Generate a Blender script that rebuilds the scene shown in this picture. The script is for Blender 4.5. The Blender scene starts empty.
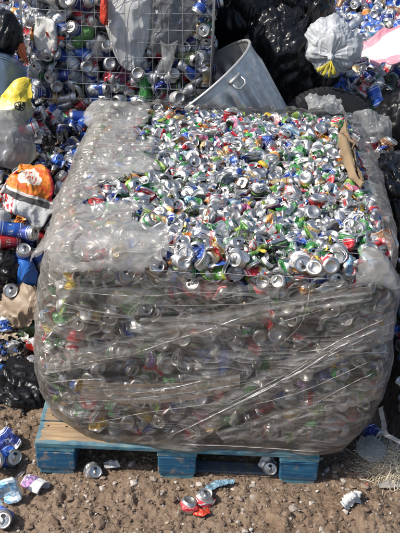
import bpy, math, random
import numpy as np
from mathutils import Vector, Matrix, Euler

random.seed(7)
RNG = np.random.default_rng(11)
S = bpy.context.scene
COL = S.collection
PI = math.pi
R = math.radians

# ------------------------------------------------------------------ camera
CAM = np.array([0.618, -2.428, 2.339])
PITCH, ROLL, YAW, FPX = R(30.9), R(1.62), R(-1.31), 920.0
_fw = np.array([math.sin(YAW) * math.cos(PITCH), math.cos(YAW) * math.cos(PITCH), -math.sin(PITCH)])
_r0 = np.array([math.cos(YAW), -math.sin(YAW), 0.0])
_u0 = np.cross(_r0, _fw)
RV = _r0 * math.cos(ROLL) + _u0 * math.sin(ROLL)
UV_ = -_r0 * math.sin(ROLL) + _u0 * math.cos(ROLL)
cam_d = bpy.data.cameras.new('camera')
cam_d.sensor_fit = 'VERTICAL'
cam_d.sensor_height = 36.0
cam_d.lens = 36.0 * FPX / 533.0
cam_d.clip_start = 0.05
cam_d.clip_end = 3000
cam = bpy.data.objects.new('camera', cam_d)
COL.objects.link(cam)
cam.matrix_world = Matrix(((RV[0], UV_[0], -_fw[0], CAM[0]), (RV[1], UV_[1], -_fw[1], CAM[1]),
                           (RV[2], UV_[2], -_fw[2], CAM[2]), (0, 0, 0, 1)))
S.camera = cam


def ray(px, py):
    return _fw * FPX + RV * (px - 200.0) + UV_ * (266.5 - py)


def at(px, py, Y):
    """the point of the vertical plane y = Y that the photograph shows at (px, py)"""
    d = ray(px, py)
    return Vector(CAM + d * ((Y - CAM[1]) / d[1]))


def gnd(px, py, z=0.0):
    d = ray(px, py)
    return Vector(CAM + d * ((z - CAM[2]) / d[2]))


def proj(P):
    d = np.asarray(P) - CAM
    z = d @ _fw
    return 200 + FPX * (d @ RV) / z, 266.5 - FPX * (d @ UV_) / z, z


# ------------------------------------------------------------------ world, sun
SUN_DIR = Vector((0.63, 0.20, -0.76)).normalized()       # the way the light travels
sun_el = math.asin(-SUN_DIR.z)
sun_rot = math.atan2(-SUN_DIR.x, -SUN_DIR.y)
w = bpy.data.worlds.new('World')
S.world = w
w.use_nodes = True
nt = w.node_tree
nt.nodes.clear()
wo = nt.nodes.new('ShaderNodeOutputWorld')
bg = nt.nodes.new('ShaderNodeBackground')
sky = nt.nodes.new('ShaderNodeTexSky')
sky.sky_type = 'NISHITA'
sky.sun_disc = False
sky.sun_elevation = sun_el
sky.sun_rotation = sun_rot
sky.air_density = 1.0
sky.dust_density = 2.0
bg.inputs['Strength'].default_value = 0.135
nt.links.new(sky.outputs[0], bg.inputs[0])
nt.links.new(bg.outputs[0], wo.inputs[0])
sl = bpy.data.lights.new('sun', 'SUN')
sl.energy = 4.6
sl.angle = R(0.5)
sl.color = (1.0, 0.95, 0.87)
so = bpy.data.objects.new('sun', sl)
COL.objects.link(so)
so.rotation_euler = SUN_DIR.to_track_quat('-Z', 'Y').to_euler()
so.location = (-4, -1, 6)

S.view_settings.view_transform = 'Standard'
S.view_settings.look = 'None'
S.view_settings.exposure = 0.12
S.view_settings.gamma = 1.0
S.render.engine = 'CYCLES'
cy = S.cycles
cy.max_bounces = 10
cy.diffuse_bounces = 3
cy.glossy_bounces = 4
cy.transmission_bounces = 6
cy.transparent_max_bounces = 24
cy.caustics_reflective = False
cy.caustics_refractive = False
cy.use_denoising = True
cy.sample_clamp_indirect = 6.0


# ------------------------------------------------------------------ numpy noise
def _hash(ix, iy, iz, seed):
    n = (ix * 374761393 + iy * 668265263 + iz * 2147483647 + seed * 1274126177) & 0xFFFFFFFF
    n = ((n ^ (n >> 13)) * 1274126177) & 0xFFFFFFFF
    n = ((n ^ (n >> 16)) * 2246822519) & 0xFFFFFFFF
    return ((n ^ (n >> 15)) & 0xFFFFFF) / float(0x7FFFFF) - 1.0


def vnoise(P, seed=0):
    P = np.asarray(P, dtype=np.float64)
    i = np.floor(P).astype(np.int64)
    f = P - i
    f = f * f * f * (f * (f * 6 - 15) + 10)
    out = 0
    for dx in (0, 1):
        wx = f[:, 0] if dx else 1 - f[:, 0]
        for dy in (0, 1):
            wy = f[:, 1] if dy else 1 - f[:, 1]
            for dz in (0, 1):
                wz = f[:, 2] if dz else 1 - f[:, 2]
                out = out + wx * wy * wz * _hash(i[:, 0] + dx, i[:, 1] + dy, i[:, 2] + dz, seed)
    return out


def fbm(P, seed=0, octs=3, gain=0.5):
    P = np.asarray(P, dtype=np.float64)
    a, o = 1.0, 0
    for k in range(octs):
        o = o + a * vnoise(P * 2.03 ** k + 17.3 * k, seed + k)
        a *= gain
    return o


def ridge(P, seed=0):
    return 1.0 - 2.0 * np.abs(vnoise(P, seed))


# ------------------------------------------------------------------ mesh and object helpers
def mesh_np(name, V, F, mats=(), mi=None, uv=None, smooth=True):
    """V (n,3); F list of index tuples or an (m,4)/(m,3) array; uv per vertex (n,2); mi per face"""
    me = bpy.data.meshes.new(name)
    V = np.asarray(V, dtype=np.float32)
    if isinstance(F, np.ndarray):
        m, k = F.shape
        loops = F.reshape(-1).astype(np.int32)
        starts = (np.arange(m) * k).astype(np.int32)
    else:
        lens = np.array([len(f) for f in F], dtype=np.int32)
        loops = np.fromiter((i for f in F for i in f), dtype=np.int32)
        starts = np.concatenate(([0], np.cumsum(lens)[:-1])).astype(np.int32)
        m = len(F)
    me.vertices.add(len(V))
    me.vertices.foreach_set('co', V.reshape(-1))
    me.loops.add(len(loops))
    me.loops.foreach_set('vertex_index', loops)
    me.polygons.add(m)
    me.polygons.foreach_set('loop_start', starts)
    if mi is not None:
        me.polygons.foreach_set('material_index', np.asarray(mi, dtype=np.int32))
    sm = np.full(m, bool(smooth)) if not isinstance(smooth, np.ndarray) else smooth
    me.polygons.foreach_set('use_smooth', sm)
    if uv is not None:
        l = me.uv_layers.new(name='UVMap')
        l.data.foreach_set('uv', np.asarray(uv, dtype=np.float32)[loops].reshape(-1))
    for x in mats:
        me.materials.append(x)
    me.update(calc_edges=True)
    me.validate()
    return me


def link(name, me, parent=None, loc=(0, 0, 0), rot=(0, 0, 0)):
    o = bpy.data.objects.new(name, me)
    COL.objects.link(o)
    o.location = loc
    o.rotation_euler = rot
    if parent is not None:
        o.parent = parent
    return o


def tag(o, label=None, cat=None, group=None, kind=None):
    if label:
        o['label'] = label
    if cat:
        o['category'] = cat
    if group:
        o['group'] = group
    if kind:
        o['kind'] = kind
    return o


def empty(name, loc, label, cat, group=None, rot=(0, 0, 0)):
    o = bpy.data.objects.new(name, None)
    COL.objects.link(o)
    o.location = loc
    o.rotation_euler = rot
    return tag(o, label, cat, group)


class MB:
    """collects quads / tris of one part"""

    def __init__(self):
        self.v, self.f, self.u = [], [], []
        self.n = 0

    def add(self, V, F, U=None):
        V = np.asarray(V, dtype=np.float64)
        self.v.append(V)
        self.u.append(np.zeros((len(V), 2)) if U is None else np.asarray(U))
        self.f += [tuple(int(i) + self.n for i in f) for f in F]
        self.n += len(V)
        return self

    def box(self, x0, x1, y0, y1, z0, z1, b=0.003, rag=0.0, nx=1):
        """bevelled box, optionally with a slightly uneven edge"""
        c = np.array([(x0 + x1) / 2, (y0 + y1) / 2, (z0 + z1) / 2])
        h = np.array([(x1 - x0) / 2, (y1 - y0) / 2, (z1 - z0) / 2])
        V, F, idx = [], [], {}
        for sx in (-1, 1):
            for sy in (-1, 1):
                for sz in (-1, 1):
                    s = np.array([sx, sy, sz])
                    for ax in range(3):
                        p = s * (h - b)
                        p[ax] = s[ax] * h[ax]
                        idx[(sx, sy, sz, ax)] = len(V)
                        V.append(c + p)
        for ax in range(3):
            a1, a2 = (ax + 1) % 3, (ax + 2) % 3
            for s in (-1, 1):
                q = []
                for i, j in ((-1, -1), (1, -1), (1, 1), (-1, 1)):
                    k = [0, 0, 0]
                    k[ax], k[a1], k[a2] = s, i, j
                    q.append(idx[(*k, ax)])
                F.append(q if s > 0 else q[::-1])
            for i in (-1, 1):
                for j in (-1, 1):
                    k0, k1 = [0, 0, 0], [0, 0, 0]
                    k0[ax], k1[ax] = -1, 1
                    k0[a1] = k1[a1] = i
                    k0[a2] = k1[a2] = j
                    q = [idx[(*k0, a1)], idx[(*k1, a1)], idx[(*k1, a2)], idx[(*k0, a2)]]
                    F.append(q if i * j < 0 else q[::-1])
        for sx in (-1, 1):
            for sy in (-1, 1):
                for sz in (-1, 1):
                    t = [idx[(sx, sy, sz, a)] for a in range(3)]
                    F.append(t if sx * sy * sz > 0 else t[::-1])
        V = np.array(V)
        if rag:
            V = V + RNG.normal(0, rag, V.shape)
        return self.add(V, F)

    def tube(self, pts, r, n=6, closed=False, flat=1.0):
        pts = np.asarray(pts, dtype=np.float64)
        m = len(pts)
        rr = np.full(m, r) if np.isscalar(r) else np.asarray(r)
        V = []
        up = np.array([0.13, 0.21, 0.97])
        for i in range(m):
            a = pts[(i - 1) % m if closed else max(i - 1, 0)]
            b = pts[(i + 1) % m if closed else min(i + 1, m - 1)]
            t = b - a
            t = t / (np.linalg.norm(t) + 1e-9)
            s = np.cross(t, up)
            if np.linalg.norm(s) < 1e-3:
                s = np.cross(t, [1, 0, 0])
            s /= np.linalg.norm(s)
            q = np.cross(s, t)
            for k in range(n):
                a_ = 2 * PI * k / n
                V.append(pts[i] + rr[i] * (s * math.cos(a_) * flat + q * math.sin(a_)))
        F = []
        for i in range(m if closed else m - 1):
            for k in range(n):
                j = (i + 1) % m
                F.append((i * n + k, i * n + (k + 1) % n, j * n + (k + 1) % n, j * n + k))
        if not closed:
            F.append(tuple(range(n))[::-1])
            F.append(tuple((m - 1) * n + k for k in range(n)))
        return self.add(V, F)

    def grid(self, P, closed_u=False, U=None):
        """P (m,n,3) -> quads"""
        m, n = P.shape[:2]
        F = []
        for i in range(m - 1):
            for j in range(n if closed_u else n - 1):
                k = (j + 1) % n
                F.append((i * n + j, i * n + k, (i + 1) * n + k, (i + 1) * n + j))
        return self.add(P.reshape(-1, 3), F, None if U is None else U.reshape(-1, 2))

    def build(self, name, mat, parent=None, smooth=False, loc=(0, 0, 0), rot=(0, 0, 0)):
        me = mesh_np(name, np.concatenate(self.v), self.f, (mat,) if mat else (), uv=np.concatenate(self.u), smooth=smooth)
        return link(name, me, parent, loc, rot)


# ------------------------------------------------------------------ materials
class M:
    """a small node-building helper"""

    def __init__(self, name):
        self.m = bpy.data.materials.new(name)
        self.m.use_nodes = True
        self.t = self.m.node_tree
        self.t.nodes.clear()
        self.out = self.n('ShaderNodeOutputMaterial')
        self._tc = None

    def n(self, kind, **kw):
        x = self.t.nodes.new(kind)
        for k, v in kw.items():
            setattr(x, k, v)
        return x

    def set(self, sock, v):
        if hasattr(v, 'is_linked') or isinstance(v, bpy.types.NodeSocket):
            self.t.links.new(v, sock)
        elif isinstance(v, (tuple, list)) and len(v) == 3 and sock.type == 'RGBA':
            sock.default_value = (*v, 1)
        else:
            sock.default_value = v

    def tc(self, what='Object'):
        if self._tc is None:
            self._tc = self.n('ShaderNodeTexCoord')
        return self._tc.outputs[what]

    def mapping(self, vec, scale=(1, 1, 1), rot=(0, 0, 0), loc=(0, 0, 0)):
        x = self.n('ShaderNodeMapping')
        self.set(x.inputs['Vector'], vec)
        x.inputs['Scale'].default_value = scale
        x.inputs['Rotation'].default_value = rot
        x.inputs['Location'].default_value = loc
        return x.outputs[0]

    def noise(self, vec, scale, detail=3.0, rough=0.55, dist=0.0, col=False):
        x = self.n('ShaderNodeTexNoise')
        self.set(x.inputs['Vector'], vec)
        x.inputs['Scale'].default_value = scale
        x.inputs['Detail'].default_value = detail
        x.inputs['Roughness'].default_value = rough
        x.inputs['Distortion'].default_value = dist
        return x.outputs['Color' if col else 'Fac']

    def voro(self, vec, scale, feature='F1', out='Distance'):
        x = self.n('ShaderNodeTexVoronoi', feature=feature)
        self.set(x.inputs['Vector'], vec)
        x.inputs['Scale'].default_value = scale
        return x.outputs[out]

    def ramp(self, fac, stops, interp='LINEAR'):
        x = self.n('ShaderNodeValToRGB')
        x.color_ramp.interpolation = interp
        e = x.color_ramp.elements
        while len(e) > 1:
            e.remove(e[-1])
        for i, (p, c) in enumerate(stops):
            q = e[0] if i == 0 else e.new(p)
            q.position = p
            q.color = (c, c, c, 1) if not isinstance(c, (tuple, list)) else (*c, 1)
        self.set(x.inputs[0], fac)
        return x.outputs[0]

    def math(self, op, a, b=0.0, c=None, clamp=False):
        x = self.n('ShaderNodeMath', operation=op, use_clamp=clamp)
        self.set(x.inputs[0], a)
        self.set(x.inputs[1], b)
        if c is not None:
            self.set(x.inputs[2], c)
        return x.outputs[0]

    def mix(self, fac, a, b):
        x = self.n('ShaderNodeMix', data_type='RGBA')
        self.set(x.inputs['Factor'], fac)
        self.set(x.inputs[6], a)
        self.set(x.inputs[7], b)
        return x.outputs[2]

    def mixs(self, fac, a, b):
        x = self.n('ShaderNodeMixShader')
        self.set(x.inputs[0], fac)
        self.set(x.inputs[1], a)
        self.set(x.inputs[2], b)
        return x.outputs[0]

    def bump(self, h, strength=0.5, dist=0.01, normal=None):
        x = self.n('ShaderNodeBump')
        self.set(x.inputs['Height'], h)
        x.inputs['Strength'].default_value = strength
        x.inputs['Distance'].default_value = dist
        if normal is not None:
            self.set(x.inputs['Normal'], normal)
        return x.outputs[0]

    def bsdf(self, col, rough=0.5, metal=0.0, spec=0.5, normal=None, **kw):
        x = self.n('ShaderNodeBsdfPrincipled')
        self.set(x.inputs['Base Color'], col)
        self.set(x.inputs['Roughness'], rough)
        self.set(x.inputs['Metallic'], metal)
        self.set(x.inputs['Specular IOR Level'], spec)
        if normal is not None:
            self.set(x.inputs['Normal'], normal)
        for k, v in kw.items():
            self.set(x.inputs[k.replace('_', ' ')], v)
        return x.outputs[0]

    def done(self, sh):
        self.t.links.new(sh, self.out.inputs['Surface'])
        return self.m


def sep(m, vec):
    x = m.n('ShaderNodeSeparateXYZ')
    m.set(x.inputs[0], vec)
    return x.outputs


# aluminium of can ends and bare can walls
def mat_alu():
    m = M('can_aluminium')
    n1 = m.noise(m.tc(), 90, 3)
    n2 = m.noise(m.tc(), 14, 2)
    c = m.mix(m.ramp(n2, [(0.4, 0.0), (0.75, 0.55)]), (0.60, 0.60, 0.595), (0.34, 0.31, 0.27))
    return m.done(m.bsdf(c, m.ramp(n1, [(0.3, 0.30), (0.7, 0.52)]), 0.92, normal=m.bump(n1, 0.15, 0.002)))


def mat_mouth():
    m = M('can_mouth')
    return m.done(m.bsdf((0.012, 0.012, 0.013), 0.6))


def mat_label(name, base, second, third=None, metal=0.25, kind='swirl'):
    """printed can wall: base colour, a second colour in shapes that follow the can's own UV"""
    m = M('can_label_' + name.replace(' ', '_'))
    uv = m.tc('UV')
    oi = m.n('ShaderNodeObjectInfo')
    off = m.math('MULTIPLY', oi.outputs['Random'], 37.0)
    s = sep(m, uv)
    u = m.math('ADD', s[0], off)
    v = m.math('FRACT', s[1], 0.0)
    cv = m.n('ShaderNodeCombineXYZ')
    m.set(cv.inputs[0], u)
    m.set(cv.inputs[1], s[1])
    m.set(cv.inputs[2], off)
    if kind == 'swirl':
        fac = m.ramp(m.noise(m.mapping(cv.outputs[0], (2.0, 1.6, 1)), 1.6, 2, 0.5, 0.6), [(0.5, 0.0), (0.53, 1.0)])
    elif kind == 'band':
        fac = m.math('MULTIPLY', m.math('GREATER_THAN', v, 0.36), m.math('LESS_THAN', v, 0.68))
    elif kind == 'half':
        wv = m.math('MULTIPLY', m.math('SINE', m.math('MULTIPLY', u, 6.283)), 0.16)
        fac = m.math('GREATER_THAN', m.math('ADD', v, wv), 0.52)
    else:
        fac = m.ramp(m.voro(m.mapping(cv.outputs[0], (3.0, 2.4, 1)), 2.0), [(0.22, 1.0), (0.25, 0.0)])
    col = m.mix(fac, base, second)
    # a line of lettering-like marks round the middle and two thin rules
    t3 = third or second
    mid = m.math('MULTIPLY', m.math('GREATER_THAN', v, 0.42), m.math('LESS_THAN', v, 0.62))
    let = m.ramp(m.noise(m.mapping(cv.outputs[0], (16, 5, 1)), 1.3, 1.5), [(0.52, 0.0), (0.56, 1.0)])
    half = m.math('GREATER_THAN', m.math('SINE', m.math('MULTIPLY', u, 12.566)), -0.1)
    col = m.mix(m.math('MULTIPLY', m.math('MULTIPLY', mid, let), half), col, t3)
    rule = m.math('LESS_THAN', m.math('ABSOLUTE', m.math('SUBTRACT', m.math('ABSOLUTE', m.math('SUBTRACT', v, 0.5)), 0.40)), 0.018)
    col = m.mix(rule, col, t3)
    scr = m.noise(m.mapping(cv.outputs[0], (5, 9, 1)), 4.0, 4, 0.7)
    sc = m.ramp(scr, [(0.62, 0.0), (0.68, 1.0)])
    col = m.mix(sc, col, (0.55, 0.55, 0.55))
    gr_ = m.noise(m.tc(), 38, 5, 0.7)
    col = m.mix(m.ramp(gr_, [(0.50, 0.0), (0.72, 0.55)]), col, (0.16, 0.13, 0.10))
    met = m.math('ADD', m.math('MULTIPLY', sc, 0.6), metal, clamp=True)
    return m.done(m.bsdf(col, m.ramp(scr, [(0.3, 0.30), (0.7, 0.50)]), met, normal=m.bump(scr, 0.12, 0.002)))


ALU = mat_alu()
MOUTH = mat_mouth()
W_ = (0.62, 0.62, 0.60)
SI = (0.52, 0.53, 0.54)
DESIGNS = {
    'plain silver': mat_label('plain silver', (0.66, 0.66, 0.66), (0.55, 0.56, 0.58), (0.35, 0.36, 0.4), 0.8),
    'silver and blue': mat_label('silver and blue', SI, (0.04, 0.10, 0.40), None, 0.6, 'half'),
    'silver and red': mat_label('silver and red', SI, (0.50, 0.03, 0.04), None, 0.6, 'band'),
    'silver and green': mat_label('silver and green', SI, (0.05, 0.26, 0.08), None, 0.6, 'swirl'),
    'white': mat_label('white', W_, (0.50, 0.52, 0.55), (0.10, 0.12, 0.2), 0.1, 'band'),
    'white and red': mat_label('white and red', W_, (0.55, 0.03, 0.05), None, 0.1, 'swirl'),
    'white and green': mat_label('white and green', W_, (0.06, 0.32, 0.10), None, 0.1, 'half'),
    'red': mat_label('red', (0.52, 0.02, 0.03), (0.60, 0.04, 0.05), W_, 0.2),
    'blue': mat_label('blue', (0.02, 0.09, 0.44), (0.03, 0.14, 0.55), W_, 0.25, 'band'),
    'navy': mat_label('navy', (0.015, 0.03, 0.16), (0.03, 0.06, 0.3), (0.65, 0.66, 0.7), 0.3, 'half'),
    'light blue': mat_label('light blue', (0.16, 0.38, 0.60), (0.5, 0.62, 0.7), W_, 0.3, 'swirl'),
    'green': mat_label('green', (0.03, 0.24, 0.06), (0.08, 0.34, 0.08), W_, 0.25, 'swirl'),
    'lime green': mat_label('lime green', (0.34, 0.48, 0.06), (0.10, 0.30, 0.05), W_, 0.2, 'half'),
    'yellow': mat_label('yellow', (0.68, 0.52, 0.05), (0.60, 0.38, 0.03), (0.3, 0.05, 0.02), 0.15, 'swirl'),
    'gold': mat_label('gold', (0.55, 0.42, 0.20), (0.62, 0.5, 0.3), (0.25, 0.03, 0.03), 0.6, 'band'),
    'orange': mat_label('orange', (0.68, 0.20, 0.03), (0.62, 0.30, 0.04), W_, 0.2, 'swirl'),
    'purple': mat_label('purple', (0.16, 0.05, 0.28), (0.28, 0.08, 0.35), W_, 0.25, 'swirl'),
    'pink': mat_label('pink', (0.62, 0.16, 0.30), (0.7, 0.4, 0.45), W_, 0.2, 'dots'),
    'black': mat_label('black', (0.015, 0.015, 0.017), (0.05, 0.06, 0.05), (0.2, 0.5, 0.08), 0.2, 'swirl'),
    'brown': mat_label('brown', (0.20, 0.09, 0.05), (0.30, 0.15, 0.08), (0.6, 0.5, 0.35), 0.3, 'half'),
}
DN = list(DESIGNS)
W_BALE = dict(zip(DN, [15, 7, 7, 9, 9, 10, 9, 8, 5, 4, 4, 8, 6, 4, 6, 4, 2, 2.5, 7, 6]))
W_HEAP = dict(zip(DN, [12, 16, 6, 1, 9, 7, 1, 7, 28, 12, 4, 1, .5, .5, 2, 1.5, 1, 1, 1.5, 1.5]))
W_CAGE = dict(zip(DN, [34, 13, 3, 1, 12, 3, 1, 2, 7, 15, 2, 1, .3, .4, 3, .8, .8, .3, 2, 3]))


def pick(wt):
    return random.choices(list(wt), list(wt.values()))[0]


# ------------------------------------------------------------------ cans
CAN_H, CAN_R = 0.122, 0.0330


def can_arrays(n=22, walls=8, tall=1.0):
    """verts, faces, uv, material per face (0 metal, 1 label, 2 mouth), t along the can, is-wall weight"""
    H = CAN_H * tall
    prof = [(0.011, 0.0001), (0.009, 0.012), (0.0035, 0.0200), (0.0, 0.0233), (0.0022, 0.0262), (0.0095, 0.0322)]
    lab0 = len(prof)
    for k in range(walls):
        prof.append((0.0125 + (H - 0.0125 - 0.017) * k / (walls - 1), CAN_R))
    lab1 = len(prof) - 1
    prof += [(H - 0.009, 0.0300), (H - 0.0035, 0.0272), (H - 0.0004, 0.0280), (H, 0.0272), (H - 0.0012, 0.0258),
             (H - 0.0058, 0.0243), (H - 0.0050, 0.0225), (H - 0.0046, 0.0001)]
    prof = np.array(prof)
    m = len(prof)
    th = np.arange(n) / n * 2 * PI
    V = np.zeros((m, n, 3))
    V[:, :, 0] = prof[:, 1:2] * np.cos(th)
    V[:, :, 1] = prof[:, 1:2] * np.sin(th)
    V[:, :, 2] = prof[:, 0:1]
    U = np.zeros((m, n, 2))
    U[:, :, 0] = np.abs(th / (2 * PI) * 2 - 1)
    U[:, :, 1] = np.clip((prof[:, 0:1] - 0.0125) / (H - 0.0295), 0.001, 0.999)
    F, mi = [], []
    for i in range(m - 1):
        for j in range(n):
            k = (j + 1) % n
            F.append((i * n + j, i * n + k, (i + 1) * n + k, (i + 1) * n + j))
            mi.append(1 if lab0 <= i < lab1 else 0)
    V = V.reshape(-1, 3)
    U = U.reshape(-1, 2)
    body_faces = len(F)
    # drinking hole and pull tab
    q = 10
    a = np.arange(q) / q * 2 * PI
    hole = np.stack([0.0085 * np.cos(a), 0.0125 + 0.0068 * np.sin(a), np.full(q, H - 0.0041)], 1)
    b0 = len(V)
    V = np.concatenate([V, hole])
    F.append(tuple(b0 + k for k in range(q)))
    mi.append(2)
    tab_o = np.stack([0.0075 * np.cos(a), -0.004 + 0.0118 * np.sin(a), np.full(q, H - 0.0024)], 1)
    tab_b = tab_o.copy()
    tab_b[:, 2] -= 0.0012
    b1 = len(V)
    V = np.concatenate([V, tab_o, tab_b])
    F.append(tuple(b1 + k for k in range(q)))
    mi.append(0)
    for k in range(q):
        k2 = (k + 1) % q
        F.append((b1 + q + k, b1 + q + k2, b1 + k2, b1 + k))
        mi.append(0)
    U = np.concatenate([U, np.full((3 * q, 2), 0.5)])
    return V, F, U, np.array(mi), H, body_faces


def rotmat(ax, a):
    return np.array(Matrix.Rotation(a, 3, Vector(ax)))


def crush(V, H, kind, rs):
    """kind: puck, flat, fold, buckle, dent"""
    V = V.copy()
    t = V[:, 2] / H
    wgt = np.clip(np.sin(np.clip(t, 0, 1) * PI), 0, 1) ** 0.6
    wall = np.clip(1 - np.abs(t - 0.5) / 0.42, 0, 1)
    th = np.arctan2(V[:, 1], V[:, 0])
    V[:, 2] -= H / 2
    ph = rs.uniform(0, 6.28)
    if kind == 'puck':
        k = rs.uniform(0.16, 0.38)
        amp = 0.22
        nb = rs.integers(3, 6)
        rr = 1 + wall ** 0.5 * amp * np.sin(nb * th + ph + 5.5 * t) + 0.08 * wall
        V[:, 0] *= rr
        V[:, 1] *= rr
        z = V[:, 2]
        zc = np.sign(z) * np.minimum(np.abs(z), H / 2 - 0.012)
        V[:, 2] = zc * k + (z - zc)
        a = rs.uniform(-0.6, 0.6)
        z0 = (t - 0.5)
        for i in range(len(V)):
            pass
        V[:, 2] += V[:, 0] * np.tan(a) * z0
        V[:, 0] += 0.022 * z0 * rs.uniform(-1, 1)
        V[:, 1] += 0.022 * z0 * rs.uniform(-1, 1)
    elif kind == 'flat':
        kf = rs.uniform(0.16, 0.3)
        ends = np.abs(t - 0.5) * 2
        e0, e1 = rs.uniform(0.2, 0.85, 2)
        e = np.where(t < 0.5, e0, e1)
        ky = kf + (np.clip(e, kf, 1) - kf) * ends ** 3
        V[:, 1] *= ky
        V[:, 0] *= 1 + 0.45 * (1 - ky)
        V[:, 1] += 0.013 * np.sin(t * 5 + ph) + 0.010 * np.sin(V[:, 0] * 70 + ph)
        V[:, 2] *= rs.uniform(0.65, 0.95)
    elif kind == 'fold':
        pin = rs.uniform(0.25, 0.5)
        V[:, 1] *= 1 - (1 - pin) * wgt
        V[:, 0] *= 1 + 0.25 * wgt
        V[:, 2] *= rs.uniform(0.5, 0.75)
        b = rs.uniform(0.9, 1.9) * rs.choice([-1, 1])
        s = np.clip((t - 0.5) / 0.35 + 0.5, 0, 1)
        ang = b * (s - 0.5)
        y, z = V[:, 1].copy(), V[:, 2].copy()
        V[:, 1] = y * np.cos(ang) - z * np.sin(ang) * 1.0
        V[:, 2] = y * np.sin(ang) + z * np.cos(ang)
    elif kind == 'buckle':
        nb = rs.integers(2, 5)
        rr = 1 - wall * (0.28 + 0.25 * np.sin(nb * th + ph + 9 * t))
        V[:, 0] *= rr
        V[:, 1] *= rr
        V[:, 2] *= rs.uniform(0.5, 0.8)
        a = rs.uniform(-0.8, 0.8)
        V[:, 2] += V[:, 0] * np.tan(a) * (t - 0.5)
        V[:, 1] += 0.02 * wall * np.sin(t * 3 + ph)
    elif kind == 'dent':
        for _ in range(rs.integers(1, 4)):
            a0, t0, dep = rs.uniform(0, 6.28), rs.uniform(0.25, 0.75), rs.uniform(0.15, 0.5)
            g = np.exp(-((np.angle(np.exp(1j * (th - a0)))) / 0.7) ** 2 - ((t - t0) / 0.16) ** 2)
            V[:, 0] *= 1 - dep * g
            V[:, 1] *= 1 - dep * g
        if rs.uniform() < 0.5:
            V[:, 2] *= rs.uniform(0.8, 1)
    if kind != 'dent':
        o = int(rs.integers(0, 1000))
        for ax in range(3):
            V[:, ax] += (wall * 0.0065 + 0.0012) * vnoise(V * 45, o + ax) + (wall * 0.0026) * vnoise(V * 120, o + 7 + ax)
    return V


def can_variant(kind, seed, n=22, walls=8, tall=1.0):
    rs = np.random.default_rng(seed)
    V, F, U, mi, H, nb = can_arrays(n, walls, tall)
    V = crush(V, H, kind, rs)
    flat = (mi == 1) if kind != 'dent' else np.zeros(len(mi), bool)
    return dict(V=V, F=F, U=U, mi=mi, smooth=~flat, H=H, kind=kind, nb=nb)


CRUSHED = [can_variant(k, 100 + i) for i, k in enumerate(
    ['puck', 'puck', 'puck', 'puck', 'flat', 'flat', 'flat', 'flat', 'fold', 'fold', 'fold', 'buckle', 'buckle', 'buckle', 'buckle'])]
WHOLE = [can_variant('dent', 300 + i, 20, 6) for i in range(5)] + [can_variant('dent', 320, 20, 6, 1.3)] + \
        [can_variant('buckle', 331, 20, 7), can_variant('flat', 332, 20, 7), can_variant('buckle', 333, 20, 7)]
SHAPE_WORD = {'puck': 'stubby', 'flat': 'flattened', 'fold': 'folded', 'buckle': 'buckled', 'dent': 'dented'}

for v in CRUSHED:
    v['V'] *= 0.82
for i, v in enumerate(CRUSHED + WHOLE):
    v['me'] = mesh_np('can_mesh', v['V'], v['F'], (ALU, ALU, MOUTH), v['mi'], v['U'], v['smooth'])


def put_can(name, var, design, M3, loc):
    o = bpy.data.objects.new(name, var['me'])
    COL.objects.link(o)
    m4 = Matrix(M3.tolist()).to_4x4()
    o.rotation_euler = m4.to_euler()
    o.location = loc
    o.material_slots[1].link = 'OBJECT'
    o.material_slots[1].material = DESIGNS[design]
    return o


def can_with_parts(name, var, design, M3, loc, label, group):
    """body, lid and pull tab as parts"""
    V, F, U, mi = var['V'], var['F'], var['U'], var['mi']
    n = 20 if any(var is w__ for w__ in WHOLE) else 22
    root = empty(name, loc, label, 'drink can' if name == 'drink_can' else 'crushed can', group)
    root.rotation_euler = Matrix(M3.tolist()).to_4x4().to_euler()
    nb = var['nb']
    lid_from = nb - 4 * n
    for pn, idx in (('body', range(0, lid_from)), ('lid', range(lid_from, nb + 1)), ('pull_tab', range(nb + 1, len(F)))):
        fs = [F[i] for i in idx]
        used = sorted({i for f in fs for i in f})
        mp = {a: b for b, a in enumerate(used)}
        me = mesh_np(pn, V[used], [tuple(mp[i] for i in f) for f in fs], (ALU, DESIGNS[design], MOUTH),
                     mi[list(idx)], U[used], var['smooth'][list(idx)])
        o = link(pn, me, root if pn != 'pull_tab' else lid_o)
        if pn == 'lid':
            lid_o = o
    return root


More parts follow.
